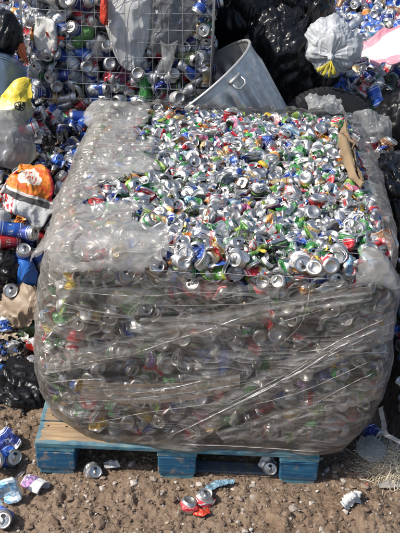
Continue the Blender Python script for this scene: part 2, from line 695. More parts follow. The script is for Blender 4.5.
def cans_as_one(name, items, label, extra=None):
    """items: (variant, design, M3, loc) -> ONE mesh"""
    Vs, loops, starts, mis, uvs, sms = [], [], [], [], [], []
    nv = nl = 0
    for k, (var, d, M3, loc) in enumerate(items):
        Vs.append(var['V'] @ M3.T + np.asarray(loc))
        if 'loops' not in var:
            var['lens'] = np.array([len(f) for f in var['F']])
            var['loops'] = np.fromiter((i for f in var['F'] for i in f), dtype=np.int64)
        loops.append(var['loops'] + nv)
        starts.append(nl + np.concatenate(([0], np.cumsum(var['lens'])[:-1])))
        mi = var['mi'].copy()
        mi = np.where(mi == 1, 3 + DN.index(d), np.where(mi == 2, 1, 0))
        mis.append(mi)
        u = var['U'].copy()
        u[:, 0] += k * 0.73
        u[:, 1] += k % 50
        uvs.append(u[var['loops']])
        sms.append(var['smooth'])
        nv += len(var['V'])
        nl += len(var['loops'])
    if extra is not None:
        EV, EF = extra
        Vs.append(np.asarray(EV))
        lens = np.array([len(f) for f in EF])
        lp = np.fromiter((i for f in EF for i in f), dtype=np.int64)
        loops.append(lp + nv)
        starts.append(nl + np.concatenate(([0], np.cumsum(lens)[:-1])))
        mis.append(np.full(len(EF), 2))
        uvs.append(np.zeros((len(lp), 2)))
        sms.append(np.ones(len(EF), bool))
    me = bpy.data.meshes.new(name)
    V = np.concatenate(Vs).astype(np.float32)
    L = np.concatenate(loops).astype(np.int32)
    ST = np.concatenate(starts).astype(np.int32)
    me.vertices.add(len(V))
    me.vertices.foreach_set('co', V.reshape(-1))
    me.loops.add(len(L))
    me.loops.foreach_set('vertex_index', L)
    me.polygons.add(len(ST))
    me.polygons.foreach_set('loop_start', ST)
    me.polygons.foreach_set('material_index', np.concatenate(mis).astype(np.int32))
    me.polygons.foreach_set('use_smooth', np.concatenate(sms))
    l = me.uv_layers.new(name='UVMap')
    l.data.foreach_set('uv', np.concatenate(uvs).astype(np.float32).reshape(-1))
    for x in [ALU, MOUTH, CORE] + [DESIGNS[d] for d in DN]:
        me.materials.append(x)
    me.update(calc_edges=True)
    o = link(name, me)
    return tag(o, label, 'cans', kind='stuff')


def rand_rot(rs=None):
    q = RNG.normal(size=4)
    q /= np.linalg.norm(q)
    a, b, c, d = q
    return np.array([[1 - 2 * (c * c + d * d), 2 * (b * c - d * a), 2 * (b * d + c * a)],
                     [2 * (b * c + d * a), 1 - 2 * (b * b + d * d), 2 * (c * d - b * a)],
                     [2 * (b * d - c * a), 2 * (c * d + b * a), 1 - 2 * (b * b + c * c)]])


def axis_rot(ax, spin=0.0):
    """rotation that turns local +z to ax"""
    q = Vector((0, 0, 1)).rotation_difference(Vector(ax).normalized())
    return np.array(q.to_matrix() @ Matrix.Rotation(spin, 3, 'Z'))


def mat_core():
    m = M('packed_dark_scrap')
    n = m.noise(m.tc(), 30, 4)
    c = m.ramp(n, [(0.3, (0.05, 0.042, 0.035)), (0.55, (0.14, 0.115, 0.09)), (0.75, (0.26, 0.235, 0.21))])
    return m.done(m.bsdf(c, 0.5, 0.4, normal=m.bump(n, 0.8, 0.02)))


CORE = mat_core()
_used_labels = set()


def unique(*cands):
    for c in cands:
        if c not in _used_labels and 4 <= len(c.split()) <= 16:
            _used_labels.add(c)
            return c
    ords = ['second', 'third', 'fourth', 'fifth', 'sixth', 'seventh', 'eighth']
    base = min(cands, key=lambda c: len(c.split()))
    print('FALLBACK', base)
    for o in ords:
        c = f'{o} {base}'
        if c not in _used_labels:
            _used_labels.add(c)
            return c
    return base


# ------------------------------------------------------------------ generic surfaces
def cr(P, t):
    """Catmull-Rom through rows of P (n,...) at parameter t in 0..1"""
    n = len(P)
    x = t * (n - 1)
    i = int(min(max(math.floor(x), 0), n - 2))
    f = x - i
    p0, p1, p2, p3 = P[max(i - 1, 0)], P[i], P[i + 1], P[min(i + 2, n - 1)]
    return 0.5 * ((2 * p1) + (p2 - p0) * f + (2 * p0 - 5 * p1 + 4 * p2 - p3) * f * f + (3 * p1 - p0 - 3 * p2 + p3) * f ** 3)


def surf(ctrl, nu, nv):
    C = np.array([[list(p) for p in row] for row in ctrl], dtype=np.float64)
    rows = np.array([[cr(C[r], j / (nv - 1)) for j in range(nv)] for r in range(len(C))])
    return np.array([cr(rows, i / (nu - 1)) for i in range(nu)])


def sheet(name, ctrl, mat, parent=None, nu=24, nv=24, amp=0.01, freq=9.0, seed=1, thick=0.003, pillow=0.0, fine=0.004, trim=0.0):
    """a crumpled sheet through control points; pillow > 0 gives it a stuffed depth"""
    P = surf(ctrl, nu, nv)
    du = np.gradient(P, axis=0)
    dv = np.gradient(P, axis=1)
    N = np.cross(du.reshape(-1, 3), dv.reshape(-1, 3))
    N /= np.linalg.norm(N, axis=1, keepdims=True) + 1e-9
    cdir = CAM - P.reshape(-1, 3)
    if (N * cdir).sum() < 0:
        N = -N
        flip = True
    else:
        flip = False
    Q = P.reshape(-1, 3)
    Qs = Q * np.array([1.0, 1.0, 0.45]) + 0.02 * np.stack([vnoise(Q * 14, seed + 40), vnoise(Q * 14, seed + 41), vnoise(Q * 14, seed + 42)], 1)
    h = amp * fbm(Q * freq, seed, 2) + fine * 1.5 * np.abs(vnoise(Qs * freq * 1.9, seed + 5)) + fine * 1.2 * np.clip(ridge(Qs * freq * 2.3, seed + 9), 0, 1) ** 4 + fine * 0.4 * np.clip(ridge(Qs * freq * 5.0, seed + 11), 0, 1) ** 3
    uu, vv = np.meshgrid(np.linspace(0, 1, nu), np.linspace(0, 1, nv), indexing='ij')
    uu, vv = uu.reshape(-1), vv.reshape(-1)
    if trim:
        for ax in range(3):
            Q = Q.copy()
            e = np.clip(1 - 6 * np.minimum(np.minimum(uu, 1 - uu), np.minimum(vv, 1 - vv)), 0, 1)
            Q[:, ax] += trim * e * vnoise(P.reshape(-1, 3) * 22, seed + 30 + ax)
    pf = (np.clip(4 * uu * (1 - uu), 0, 1) * np.clip(4 * vv * (1 - vv), 0, 1)) ** 0.4
    front = Q + N * (h + thick / 2 + pillow * 0.5 * pf)[:, None]
    back = Q + N * (h * (0.3 if pillow else 1) - thick / 2 - pillow * 0.5 * pf)[:, None]
    V = np.concatenate([front, back])
    UVs = np.stack([vv, 1 - uu], 1)
    n = nu * nv
    F = []
    for i in range(nu - 1):
        for j in range(nv - 1):
            q = (i * nv + j, (i + 1) * nv + j, (i + 1) * nv + j + 1, i * nv + j + 1)
            q = q[::-1] if flip else q
            F.append(q)
            F.append(tuple(k + n for k in q[::-1]))
    rim = [(0, j) for j in range(nv - 1)] + [(i, nv - 1) for i in range(nu - 1)] + [(nu - 1, j) for j in range(nv - 1, 0, -1)] + [(i, 0) for i in range(nu - 1, 0, -1)]
    ids = [i * nv + j for i, j in rim]
    for a, b in zip(ids, ids[1:] + ids[:1]):
        q = (a, b, b + n, a + n)
        F.append(q if flip else q[::-1])
    me = mesh_np(name, V, F, (mat,), uv=np.concatenate([UVs, UVs]), smooth=True)
    return link(name, me, parent)


_ico_cache = {}


def ico(sub):
    if sub not in _ico_cache:
        import bmesh
        bm = bmesh.new()
        bmesh.ops.create_icosphere(bm, subdivisions=sub, radius=1.0)
        V = np.array([v.co[:] for v in bm.verts])
        F = np.array([[v.index for v in f.verts] for f in bm.faces])
        bm.free()
        _ico_cache[sub] = (V, F)
    return _ico_cache[sub]


def bag_mesh(name, size, seed, mat, tie=None, sub=5, amp=1.0, pleats=11, pleat_amp=0.085, rot=None, floor=None):
    D, F = ico(sub)
    size = np.asarray(size)
    t_ = np.array(Vector(tie).normalized()) if tie is not None else np.array(Vector((math.sin(seed * 1.7), math.cos(seed * 2.3), 0.9)).normalized())
    g_ = D @ t_
    Q = (D - np.outer(g_, t_)) * 2.4 + np.outer(g_, t_) * 0.75
    Q = Q + 0.25 * np.stack([vnoise(D * 2.1, seed + 20), vnoise(D * 2.1, seed + 21), vnoise(D * 2.1, seed + 22)], 1)
    r = 1 + 0.15 * fbm(D * 1.3, seed, 2) + amp * (0.17 * np.abs(vnoise(Q * 1.3, seed + 3)) ** 0.8 + 0.075 * np.abs(vnoise(Q * 2.9 + 3, seed + 4))
                                               + 0.05 * np.clip(ridge(Q * 2.2, seed + 5), 0, 1) ** 4 + 0.026 * np.clip(ridge(Q * 5.2, seed + 6), 0, 1) ** 3) - 0.08 * amp
    V = D * r[:, None]
    if tie is not None:
        t = np.array(Vector(tie).normalized())
        a = np.cross(t, [0.3, 0.5, 0.81])
        a /= np.linalg.norm(a)
        b = np.cross(t, a)
        g = D @ t
        ph = np.arctan2(D @ b, D @ a)
        near = np.clip((g - 0.25) / 0.75, 0, 1)
        V *= (1 + pleat_amp * near * (1 - 0.4 * near) * np.sin(pleats * ph + 4.5 * vnoise(D * 2.6, seed + 8)))[:, None]
        # gathered neck beyond the tie
        k = np.clip((g - 0.93) / 0.07, 0, 1)
        rad = V - np.outer(V @ t, t)
        neck = np.clip((g - 0.80) / 0.13, 0, 1)
        pinch = 0.75 * neck * (1 - 0.55 * k)
        V = V - rad * pinch[:, None] + np.outer(0.36 * k ** 1.5, t)
    V = V * size
    if rot is not None:
        V = V @ np.array(Euler(rot).to_matrix()).T
    if floor is not None:
        V[:, 2] = np.maximum(V[:, 2], floor + 0.01 * vnoise(V * 20, seed))
    return mesh_np(name, V, F, (mat,), smooth=True)


def bag(name, loc, size, seed, mat, label, cat, group=None, **kw):
    o = link(name, bag_mesh(name, size, seed, mat, **kw), loc=loc)
    return tag(o, label, cat, group)


# ------------------------------------------------------------------ more materials
def mat_plastic(name, col, rough=0.3, bump=0.5, scale=18, transl=0.0, alpha=1.0, spec=0.5, streak=None):
    m = M(name)
    vec = m.tc()
    if streak:
        vec = m.mapping(vec, streak)
    vec = m.mapping(vec, (1.0, 1.0, 0.42), (0.4, 0.3, 0.2))
    n1 = m.noise(vec, scale * 0.55, 2.5, 0.5, 1.2)
    n2 = m.noise(vec, scale * 0.9, 1.5, 0.5, 1.6)
    cz = m.math('POWER', m.math('SUBTRACT', 1.0, m.math('MULTIPLY', m.math('ABSOLUTE', m.math('SUBTRACT', n2, 0.5)), 5.0), clamp=True), 3.0)
    h = m.math('ADD', n1, m.math('MULTIPLY', cz, 0.35))
    nm = m.bump(h, bump, 0.02)
    c = m.mix(m.ramp(m.noise(m.tc(), 7, 3), [(0.35, 0), (0.7, 1)]), col, tuple(x * 0.8 for x in col))
    sh = m.bsdf(c, rough, 0.0, spec, nm)
    if transl:
        t = m.n('ShaderNodeBsdfTranslucent')
        m.set(t.inputs[0], col)
        sh = m.mixs(transl, sh, t.outputs[0])
    if alpha < 1:
        t = m.n('ShaderNodeBsdfTransparent')
        a = m.ramp(m.noise(m.tc(), 10, 4), [(0.3, alpha - 0.15), (0.7, alpha + 0.2)])
        sh = m.mixs(a, t.outputs[0], sh)
    return m.done(sh)


def mat_film(name, haze0, haze1, rot=0.0, streaky=1.0, rough=0.16, vec_rot=(0, 0, 0), gl=0.05, col=(0.80, 0.79, 0.77), bmp=0.5, fine=0.35, layers=False, tint=1.0):
    """stretched polythene: mostly see-through, milky where it is doubled and wrinkled"""
    m = M(name)
    o = m.tc()
    v1 = m.mapping(o, (1.6, 3, 6), vec_rot)
    v2 = m.mapping(o, (1.6, 4, 15), (vec_rot[0], vec_rot[1] + 0.25, vec_rot[2]))
    a = m.noise(v1, 2.2, 1.2, 0.5, 1.2)
    b = m.noise(v2, 1.6, 1.0, 0.5, 0.6)
    c = m.noise(o, 9, 2.0, 0.55, 1.0)
    crease = m.math('SUBTRACT', 1.0, m.math('MULTIPLY', m.math('ABSOLUTE', m.math('SUBTRACT', m.noise(m.mapping(o, (1.5, 3, 5), vec_rot), 3.0, 1.3, 0.5, 1.6), 0.5)), 9.0), clamp=True)
    s = m.math('ADD', m.math('MULTIPLY', a, 0.45), m.math('ADD', m.math('MULTIPLY', b, 0.3 * streaky), m.math('MULTIPLY', c, 0.35)))
    hz = m.ramp(s, [(0.36, haze0), (0.72, haze1)])
    hz = m.math('ADD', hz, m.math('MULTIPLY', m.math('POWER', crease, 3.0), 0.16), clamp=True)
    if layers:
        at_ = m.n('ShaderNodeAttribute')
        at_.attribute_name = 'layers'
        hz = m.math('MULTIPLY', hz, at_.outputs['Fac'])
    h = m.math('ADD', m.math('MULTIPLY', a, 1.0), m.math('ADD', m.math('MULTIPLY', b, fine), m.math('ADD', m.math('MULTIPLY', crease, 0.25), m.math('MULTIPLY', c, 0.8))))
    nm = m.bump(h, bmp, 0.03)
    tr = m.n('ShaderNodeBsdfTransparent')
    tr.inputs[0].default_value = (tint, tint * 0.985, tint * 0.96, 1)
    di = m.n('ShaderNodeBsdfDiffuse')
    m.set(di.inputs[0], col)
    m.set(di.inputs['Normal'], nm)
    tl = m.n('ShaderNodeBsdfTranslucent')
    m.set(tl.inputs[0], col)
    dm = m.mixs(0.35, di.outputs[0], tl.outputs[0])
    body = m.mixs(hz, tr.outputs[0], dm)
    g = m.n('ShaderNodeBsdfGlossy')
    g.inputs['Roughness'].default_value = rough
    m.set(g.inputs['Normal'], nm)
    lw = m.n('ShaderNodeLayerWeight')
    lw.inputs['Blend'].default_value = 0.35
    m.set(lw.inputs['Normal'], nm)
    gf = m.math('ADD', m.math('MULTIPLY', lw.outputs['Fresnel'], 0.55), gl, clamp=True)
    return m.done(m.mixs(gf, body, g.outputs[0]))


BLACKBAG = mat_plastic('black_bin_liner', (0.007, 0.007, 0.008), 0.34, 0.42, 9, spec=0.36)
BLACKBAG2 = mat_plastic('black_bin_liner_thin', (0.008, 0.008, 0.009), 0.30, 0.45, 10, spec=0.40)
WHITEBAG = mat_plastic('white_bin_liner', (0.62, 0.64, 0.66), 0.34, 0.5, 12, transl=0.25)
CLEARBAG = mat_plastic('clear_polythene', (0.66, 0.67, 0.66), 0.22, 0.5, 12, transl=0.4, alpha=0.42)
WHITEFILM = mat_plastic('white_polythene', (0.80, 0.80, 0.79), 0.35, 0.4, 10, transl=0.25, alpha=0.90)
GREYBAG = mat_plastic('grey_polythene', (0.44, 0.45, 0.46), 0.22, 0.5, 12, transl=0.4, alpha=0.55)
YELLOWBAG = mat_plastic('yellow_plastic', (0.62, 0.52, 0.07), 0.35, 0.5, 12, transl=0.2)
BLUEPL = mat_plastic('blue_plastic', (0.03, 0.14, 0.48), 0.25, 0.6, 12)
BLUECLEAR = mat_plastic('pale_blue_plastic', (0.20, 0.30, 0.44), 0.25, 0.3, 6, transl=0.3, alpha=0.85)
TANPL = mat_plastic('tan_plastic', (0.46, 0.35, 0.25), 0.45, 0.5, 12, transl=0.25)
REDPL = mat_plastic('red_plastic', (0.60, 0.06, 0.03), 0.35, 0.4, 20)
ORANGEPL = mat_plastic('orange_plastic', (0.68, 0.16, 0.06), 0.4, 0.4, 20)
GREENPL = mat_plastic('green_bottle_plastic', (0.16, 0.36, 0.12), 0.15, 0.6, 25, transl=0.3, alpha=0.8)
WHITEPL = mat_plastic('white_plastic', (0.72, 0.71, 0.68), 0.4, 0.3, 14)
PAPER = mat_plastic('white_paper', (0.74, 0.73, 0.72), 0.7, 0.4, 30, transl=0.15)
CARD = None


def mat_wood(name, paint=True):
    m = M(name)
    o = m.tc()
    oi = m.n('ShaderNodeObjectInfo')
    cv = m.n('ShaderNodeVectorMath', operation='ADD')
    m.set(cv.inputs[0], o)
    m.set(cv.inputs[1], oi.outputs['Random'])
    g = m.noise(m.mapping(cv.outputs[0], (1.5, 22, 22)), 3.0, 5, 0.65, 0.8)
    big = m.noise(cv.outputs[0], 5, 3)
    kn = m.voro(m.mapping(cv.outputs[0], (2.6, 7, 7)), 1.0)
    c = m.ramp(g, [(0.30, (0.20, 0.125, 0.07)), (0.48, (0.40, 0.27, 0.15)), (0.7, (0.52, 0.385, 0.24))])
    c = m.mix(m.ramp(big, [(0.40, 0.0), (0.64, 0.75)]), c, (0.255, 0.19, 0.135))
    gr = m.noise(m.mapping(cv.outputs[0], (2.5, 60, 60)), 3.0, 4, 0.7)
    c = m.mix(m.ramp(gr, [(0.56, 0.0), (0.66, 0.6)]), c, (0.17, 0.11, 0.065))
    c = m.mix(m.ramp(kn, [(0.05, 0.8), (0.1, 0.0)]), c, (0.16, 0.085, 0.04))
    if paint:
        ge = m.n('ShaderNodeNewGeometry')
        nz = sep(m, ge.outputs['True Normal'])[2]
        wear = m.noise(m.mapping(cv.outputs[0], (6, 30, 30)), 2.5, 5, 0.7)
        side = m.math('SUBTRACT', 1.0, m.math('GREATER_THAN', nz, 0.4))
        keep = m.ramp(wear, [(0.50, 1.0), (0.60, 0.15)])
        blue = m.mix(m.ramp(m.noise(cv.outputs[0], 24, 4), [(0.35, 0.0), (0.7, 1.0)]), (0.035, 0.14, 0.22), (0.14, 0.30, 0.34))
        stain = m.math('MULTIPLY', m.ramp(m.noise(m.mapping(cv.outputs[0], (1, 6, 6)), 3, 3), [(0.60, 0.0), (0.72, 0.5)]), 1.0)
        c = m.mix(stain, c, (0.10, 0.21, 0.27))
        so_ = sep(m, o)
    edge = m.math('MINIMUM', so_[0], so_[1])
    edge = m.math('ADD', edge, m.math('MULTIPLY', m.math('SUBTRACT', wear, 0.5), 0.05))
    near_edge = m.math('MULTIPLY', m.math('LESS_THAN', edge, 0.016), m.ramp(wear, [(0.58, 0.85), (0.66, 0.1)]))
    c = m.mix(near_edge, c, blue)
    c = m.mix(m.math('MULTIPLY', side, keep), c, blue)
    return m.done(m.bsdf(c, 0.78, 0, 0.25, m.bump(g, 0.5, 0.004)))


WOOD = mat_wood('pallet_wood')


def mat_block():
    m = M('blue_painted_block')
    o = m.tc()
    oi = m.n('ShaderNodeObjectInfo')
    cv = m.n('ShaderNodeVectorMath', operation='ADD')
    m.set(cv.inputs[0], o)
    m.set(cv.inputs[1], oi.outputs['Random'])
    g = m.noise(m.mapping(cv.outputs[0], (5, 30, 40)), 2.4, 5, 0.7)
    c = m.ramp(g, [(0.3, (0.012, 0.055, 0.125)), (0.55, (0.022, 0.115, 0.215)), (0.8, (0.10, 0.24, 0.32))])
    edge = m.noise(cv.outputs[0], 16, 5, 0.7)
    c = m.mix(m.ramp(edge, [(0.54, 0), (0.62, 0.8)]), c, (0.25, 0.21, 0.16))
    z = sep(m, o)[2]
    dirt = m.math('MULTIPLY', m.ramp(m.math('ADD', z, m.math('MULTIPLY', edge, 0.03)), [(0.012, 1.0), (0.05, 0.0)]), 0.7)
    c = m.mix(dirt, c, (0.15, 0.11, 0.08))
    return m.done(m.bsdf(c, 0.7, 0, 0.3, m.bump(g, 0.5, 0.004)))


BLOCK = mat_block()


def mat_card():
    m = M('brown_cardboard')
    o = m.tc()
    f = m.noise(m.mapping(o, (60, 60, 4)), 2, 2)
    n = m.noise(o, 9, 4)
    c = m.mix(m.ramp(n, [(0.35, 0), (0.7, 1)]), (0.30, 0.215, 0.13), (0.21, 0.15, 0.09))
    return m.done(m.bsdf(c, 0.85, 0, 0.15, m.bump(f, 0.35, 0.003)))


CARD = mat_card()


def mat_ground():
    m = M('dirt')
    o = m.tc()
    a = m.noise(o, 2.2, 4)
    b = m.noise(o, 26, 6, 0.65)
    c = m.noise(o, 120, 4, 0.6)
    v = m.voro(o, 60)
    col = m.ramp(b, [(0.3, (0.105, 0.072, 0.049)), (0.52, (0.200, 0.137, 0.092)), (0.72, (0.29, 0.21, 0.150))])
    col = m.mix(m.ramp(a, [(0.38, 0), (0.62, 0.6)]), col, (0.27, 0.20, 0.145))
    col = m.mix(m.ramp(c, [(0.55, 0), (0.75, 0.5)]), col, (0.32, 0.255, 0.20))
    h = m.math('ADD', m.math('MULTIPLY', b, 1.2), m.math('ADD', m.math('MULTIPLY', c, 0.45), m.math('MULTIPLY', v, -0.5)))
    return m.done(m.bsdf(col, 0.95, 0, 0.12, m.bump(h, 0.9, 0.012)))


def mat_stone():
    m = M('pebble_stone')
    ge = m.n('ShaderNodeNewGeometry')
    r = ge.outputs['Random Per Island']
    c = m.ramp(r, [(0.0, (0.11, 0.075, 0.05)), (0.45, (0.20, 0.14, 0.10)), (0.75, (0.29, 0.22, 0.165)), (0.9, (0.33, 0.28, 0.24)), (1.0, (0.62, 0.56, 0.50))])
    n = m.noise(m.tc(), 150, 3)
    c = m.mix(m.ramp(n, [(0.4, 0), (0.7, 0.35)]), c, (0.14, 0.10, 0.075))
    return m.done(m.bsdf(c, 0.9, 0, 0.2, m.bump(n, 0.3, 0.002)))


# ------------------------------------------------------------------ ground
def ghz(x, y):
    P = np.stack([np.asarray(x, float), np.asarray(y, float), np.zeros_like(np.asarray(x, float))], -1).reshape(-1, 3)
    near = np.exp(-((P[:, 0] - 0.6) ** 2 + (P[:, 1] - 0.2) ** 2) / 30)
    z = 0.014 * fbm(P * 4.5, 41, 2) + 0.016 * np.abs(fbm(P * 15, 45, 3)) * near + 0.0075 * fbm(P * 48, 51, 2) * near
    inside = np.clip(1 - np.maximum(np.abs(P[:, 0] - 0.5) / 0.62, np.abs(P[:, 1] - 0.6) / 0.70) ** 8, 0, 1)
    return z * (1 - 0.8 * inside) - 0.006


def axis(lo, hi, step, far, k=1.22):
    a = list(np.arange(lo, hi, step))
    s, x = step, hi
    out = []
    while x < far:
        out.append(x)
        s *= k
        x += s
    s, x = step, lo
    pre = []
    while x > -far:
        s *= k
        x -= s
        pre.append(x)
    return np.array(pre[::-1] + a + out)


gx = axis(-0.45, 1.6, 0.0065, 900)
gy = axis(-0.55, 0.55, 0.0065, 900)
XX, YY = np.meshgrid(gx, gy)
ZZ = ghz(XX, YY).reshape(XX.shape)
GV = np.stack([XX, YY, ZZ], -1).reshape(-1, 3)
nx = len(gx)
ii = (np.arange(len(gy) - 1)[:, None] * nx + np.arange(nx - 1)[None, :]).reshape(-1)
GF = np.stack([ii, ii + 1, ii + nx + 1, ii + nx], 1)
tag(link('ground', mesh_np('ground', GV, GF, (mat_ground(),))), 'bare brown dirt ground strewn with small stones', None, kind='structure')

# pebbles and clods: nobody could count them
PV, PF, pn = [], [], 0
iv, if_ = ico(1)
for k in range(11000):
    x, y = random.uniform(-0.45, 1.6), random.uniform(-0.5, 0.6)
    if 0.02 < x < 0.98 and y > 0.14:
        continue
    s = min(0.0016 * math.exp(abs(random.gauss(0, 0.85))), 0.016)
    sc_ = np.array([random.uniform(.7, 1.4), random.uniform(.7, 1.4), random.uniform(.45, .85)]) * s
    v = iv * (1 + 0.22 * RNG.normal(size=(len(iv), 1))) * sc_
    a = random.uniform(0, 6.28)
    v = v @ np.array([[math.cos(a), -math.sin(a), 0], [math.sin(a), math.cos(a), 0], [0, 0, 1]]).T
    PV.append(v + np.array([x, y, 0]))
    PF.append(if_ + pn)
    pn += len(iv)
PV = np.concatenate(PV)
cent = PV.reshape(-1, len(iv), 3).mean(1)
zz = ghz(cent[:, 0], cent[:, 1])
PV[:, 2] += np.repeat(zz, len(iv)) + 0.001
tag(link('gravel', mesh_np('gravel', PV, np.concatenate(PF), (mat_stone(),), smooth=False)), 'loose pebbles and clods lying on the dirt', 'gravel', kind='stuff')


def gz(x, y):
    return float(ghz(np.array([x]), np.array([y]))[0])


# ------------------------------------------------------------------ pallet
pal = empty('pallet', (0, 0, 0), 'worn blue painted wooden pallet under the wrapped bale of cans', 'pallet')
nb = 10
bw = 1.2 / nb
for k in range(nb):
    b = MB()
    y0, y1 = k * bw + (0.0 if k == 0 else 0.004), (k + 1) * bw - 0.004 - random.uniform(0, .006)
    b.box(random.uniform(-.003, .003), 1.0 + random.uniform(-.003, .003), y0, y1, 0.1195, 0.1405, 0.003, 0.0006)
    b.build('deck_board', WOOD, pal)
NAIL_m = M('rusty_nail')
NAIL = NAIL_m.done(NAIL_m.bsdf((0.05, 0.03, 0.022), 0.6, 0.5))
nl_ = MB()
for k in range(nb):
    for x0 in (0.04, 0.10, 0.47, 0.53, 0.90, 0.96):
        yy = (k + random.choice((.25, .75))) * bw
        xx = x0 + random.uniform(-.01, .01)
        nl_.tube([(xx, yy, 0.1395), (xx, yy, 0.1418)], 0.0042, 8)
nl_.build('nail_heads', NAIL, pal)
for x0 in (0.0, 0.43, 0.86):
    b = MB()
    b.box(x0, x0 + 0.14, 0.002, 1.198, 0.0985, 0.119, 0.003, 0.0006)
    o = b.build('stringer_board', WOOD, pal)
    for y0 in (0.0, 0.53, 1.06):
        b = MB()
        b.box(x0 + random.uniform(0, .004), x0 + 0.138, y0 + 0.001, y0 + 0.14, 0.018, 0.098, 0.004, 0.0008)
        b.build('block', BLOCK, pal)
    b = MB()
    b.box(x0 + 0.01, x0 + 0.132, 0.004, 1.196, -0.006, 0.0175, 0.003, 0.0006)
    b.build('bottom_board', WOOD, pal)
for y0 in (0.006, 1.085):
    for xa, xb in ((0.134, 0.438), (0.564, 0.868))[0 if y0 > 1 else 1:]:
        b = MB()
        b.box(xa, xb, y0 + 0.03, y0 + 0.085, -0.012, 0.008, 0.003, 0.0008)
        b.build('bottom_board', BLOCK, pal)

# ------------------------------------------------------------------ the bale of crushed cans
BCX, BCY = 0.62, 0.61
ZB, ZT = 0.145, 0.93


def shell(psi, z):
    """outer surface of the wrapped bale: plan radius for direction psi at height z (arrays)"""
    psi, z = np.asarray(psi, float), np.asarray(z, float)
    zn = np.clip((z - ZB) / (ZT - ZB), 0, 1)
    x0 = -0.035 + 0.105 * zn - 0.03 * np.sin(zn * PI)
    x1 = 1.235 - 0.10 * np.clip(1 - (z - ZB) / 0.22, 0, 1) ** 2 - 0.04 * zn ** 2
    y0 = 0.0 - 0.02 * np.sin(zn * PI)
    y1 = 1.22 + 0 * zn
    c, s = np.cos(psi), np.sin(psi)
    a = np.where(c < 0, BCX - x0, x1 - BCX)
    b = np.where(s < 0, BCY - y0, y1 - BCY)
    wfl = np.clip(1 - np.abs(np.angle(np.exp(1j * (psi - math.atan2(-0.61, -0.58))))) / 1.1, 0, 1)
    wfl = wfl * wfl * (3 - 2 * wfl)
    wfr = np.clip(1 - np.abs(np.angle(np.exp(1j * (psi - math.atan2(-0.61, 0.58))))) / 1.1, 0, 1)
    n = 8.0 - wfl * (8.0 - (3.1 + 5.5 * zn ** 0.55)) - wfr * (0.6 * (1 - zn))
    r = 1.0 / ((np.abs(c) / a) ** n + (np.abs(s) / b) ** n) ** (1 / n)
    return r


def shell_pt(psi, z, inset=0.0):
    r = shell(psi, z) - inset
    return np.stack([BCX + r * np.cos(psi), BCY + r * np.sin(psi), np.asarray(z, float) + 0 * r], -1)


def ztop(x, y):
    P = np.stack([np.asarray(x, float), np.asarray(y, float), 0 * np.asarray(x, float)], -1).reshape(-1, 3)
    e = np.minimum(np.minimum((P[:, 0] - 0.07) / 0.1, (1.17 - P[:, 0]) / 0.1), np.minimum((P[:, 1] - 0.0) / 0.1, (1.22 - P[:, 1]) / 0.1))
    e = np.clip(e, 0, 1)
    return 0.922 + 0.03 * P[:, 1] / 1.22 + 0.016 * fbm(P * 3.3, 71, 2) - 0.03 * (1 - e) ** 2


# where clear film covers the top (photo outline carried onto the top of the bale)
COVER = [(90, 94), (160, 95), (154, 112), (142, 130), (145, 150), (166, 171), (120, 177), (99, 184), (91, 197), (120, 207), (150, 218),
         (164, 232), (170, 244), (148, 250), (154, 262), (128, 264), (104, 273), (60, 272), (34, 262), (36, 245), (60, 180)]
COVW = [tuple(gnd(px, py, 0.945)[:2]) for px, py in COVER]


COVER2 = [(352, 254), (372, 248), (400, 246), (406, 292), (384, 290), (366, 276), (342, 284), (350, 268)]
COVW2 = [tuple(gnd(px, py, 0.935)[:2]) for px, py in COVER2]


def in_poly(x, y, poly):
    if poly is COVW:
        return _in_poly(x, y, COVW) | _in_poly(x, y, COVW2)
    return _in_poly(x, y, poly)


def _in_poly(x, y, poly):
    x, y = np.asarray(x, float), np.asarray(y, float)
    ins = np.zeros(x.shape, bool)
    n = len(poly)
    for i in range(n):
        (xa, ya), (xb, yb) = poly[i], poly[(i + 1) % n]
        cond = ((ya > y) != (yb > y))
        xi = (xb - xa) * (y - ya) / (yb - ya + 1e-12) + xa
        ins ^= cond & (x < xi)
    return ins


top_items, buried = [], []
for layer, (sp, dz) in enumerate(((0.0405, 0.0), (0.044, -0.027), (0.052, -0.054))):
    for x in np.arange(0.105, 1.135, sp):
        for y in np.arange(0.030, 1.195, sp):
            xx, yy = x + random.uniform(-.018, .018), y + random.uniform(-.018, .018)
            v = random.choices(CRUSHED, [5, 5, 5, 5, 1.6, 1.6, 1.6, 1.6, 1.2, 1.2, 1.2, 1.2, 1.2, 1.2, 1.2])[0]
            if v['kind'] == 'puck' and random.random() < 0.72:
                ax = Vector((random.gauss(0, .55), random.gauss(-.25, .55), random.choice((-1, 1)) * 1.0))
                rot = axis_rot(ax, random.uniform(0, 6.28))
            else:
                rot = rand_rot()
            z = float(ztop(xx, yy)[0]) - 0.026 + dz + random.uniform(-.012, .012)
            ps_ = math.atan2(yy - BCY, xx - BCX)
            lim = float(shell(np.array([ps_]), np.array([0.92]))[0]) - 0.052
            rr_ = math.hypot(xx - BCX, yy - BCY)
            if rr_ > lim:
                xx, yy = BCX + (xx - BCX) * lim / rr_, BCY + (yy - BCY) * lim / rr_
            if in_poly(np.array([xx]), np.array([yy]), COVW)[0]:
                z -= 0.016
            (top_items if layer == 0 else buried).append([v, pick(W_BALE), rot, (xx, yy, z)])
side_items = []


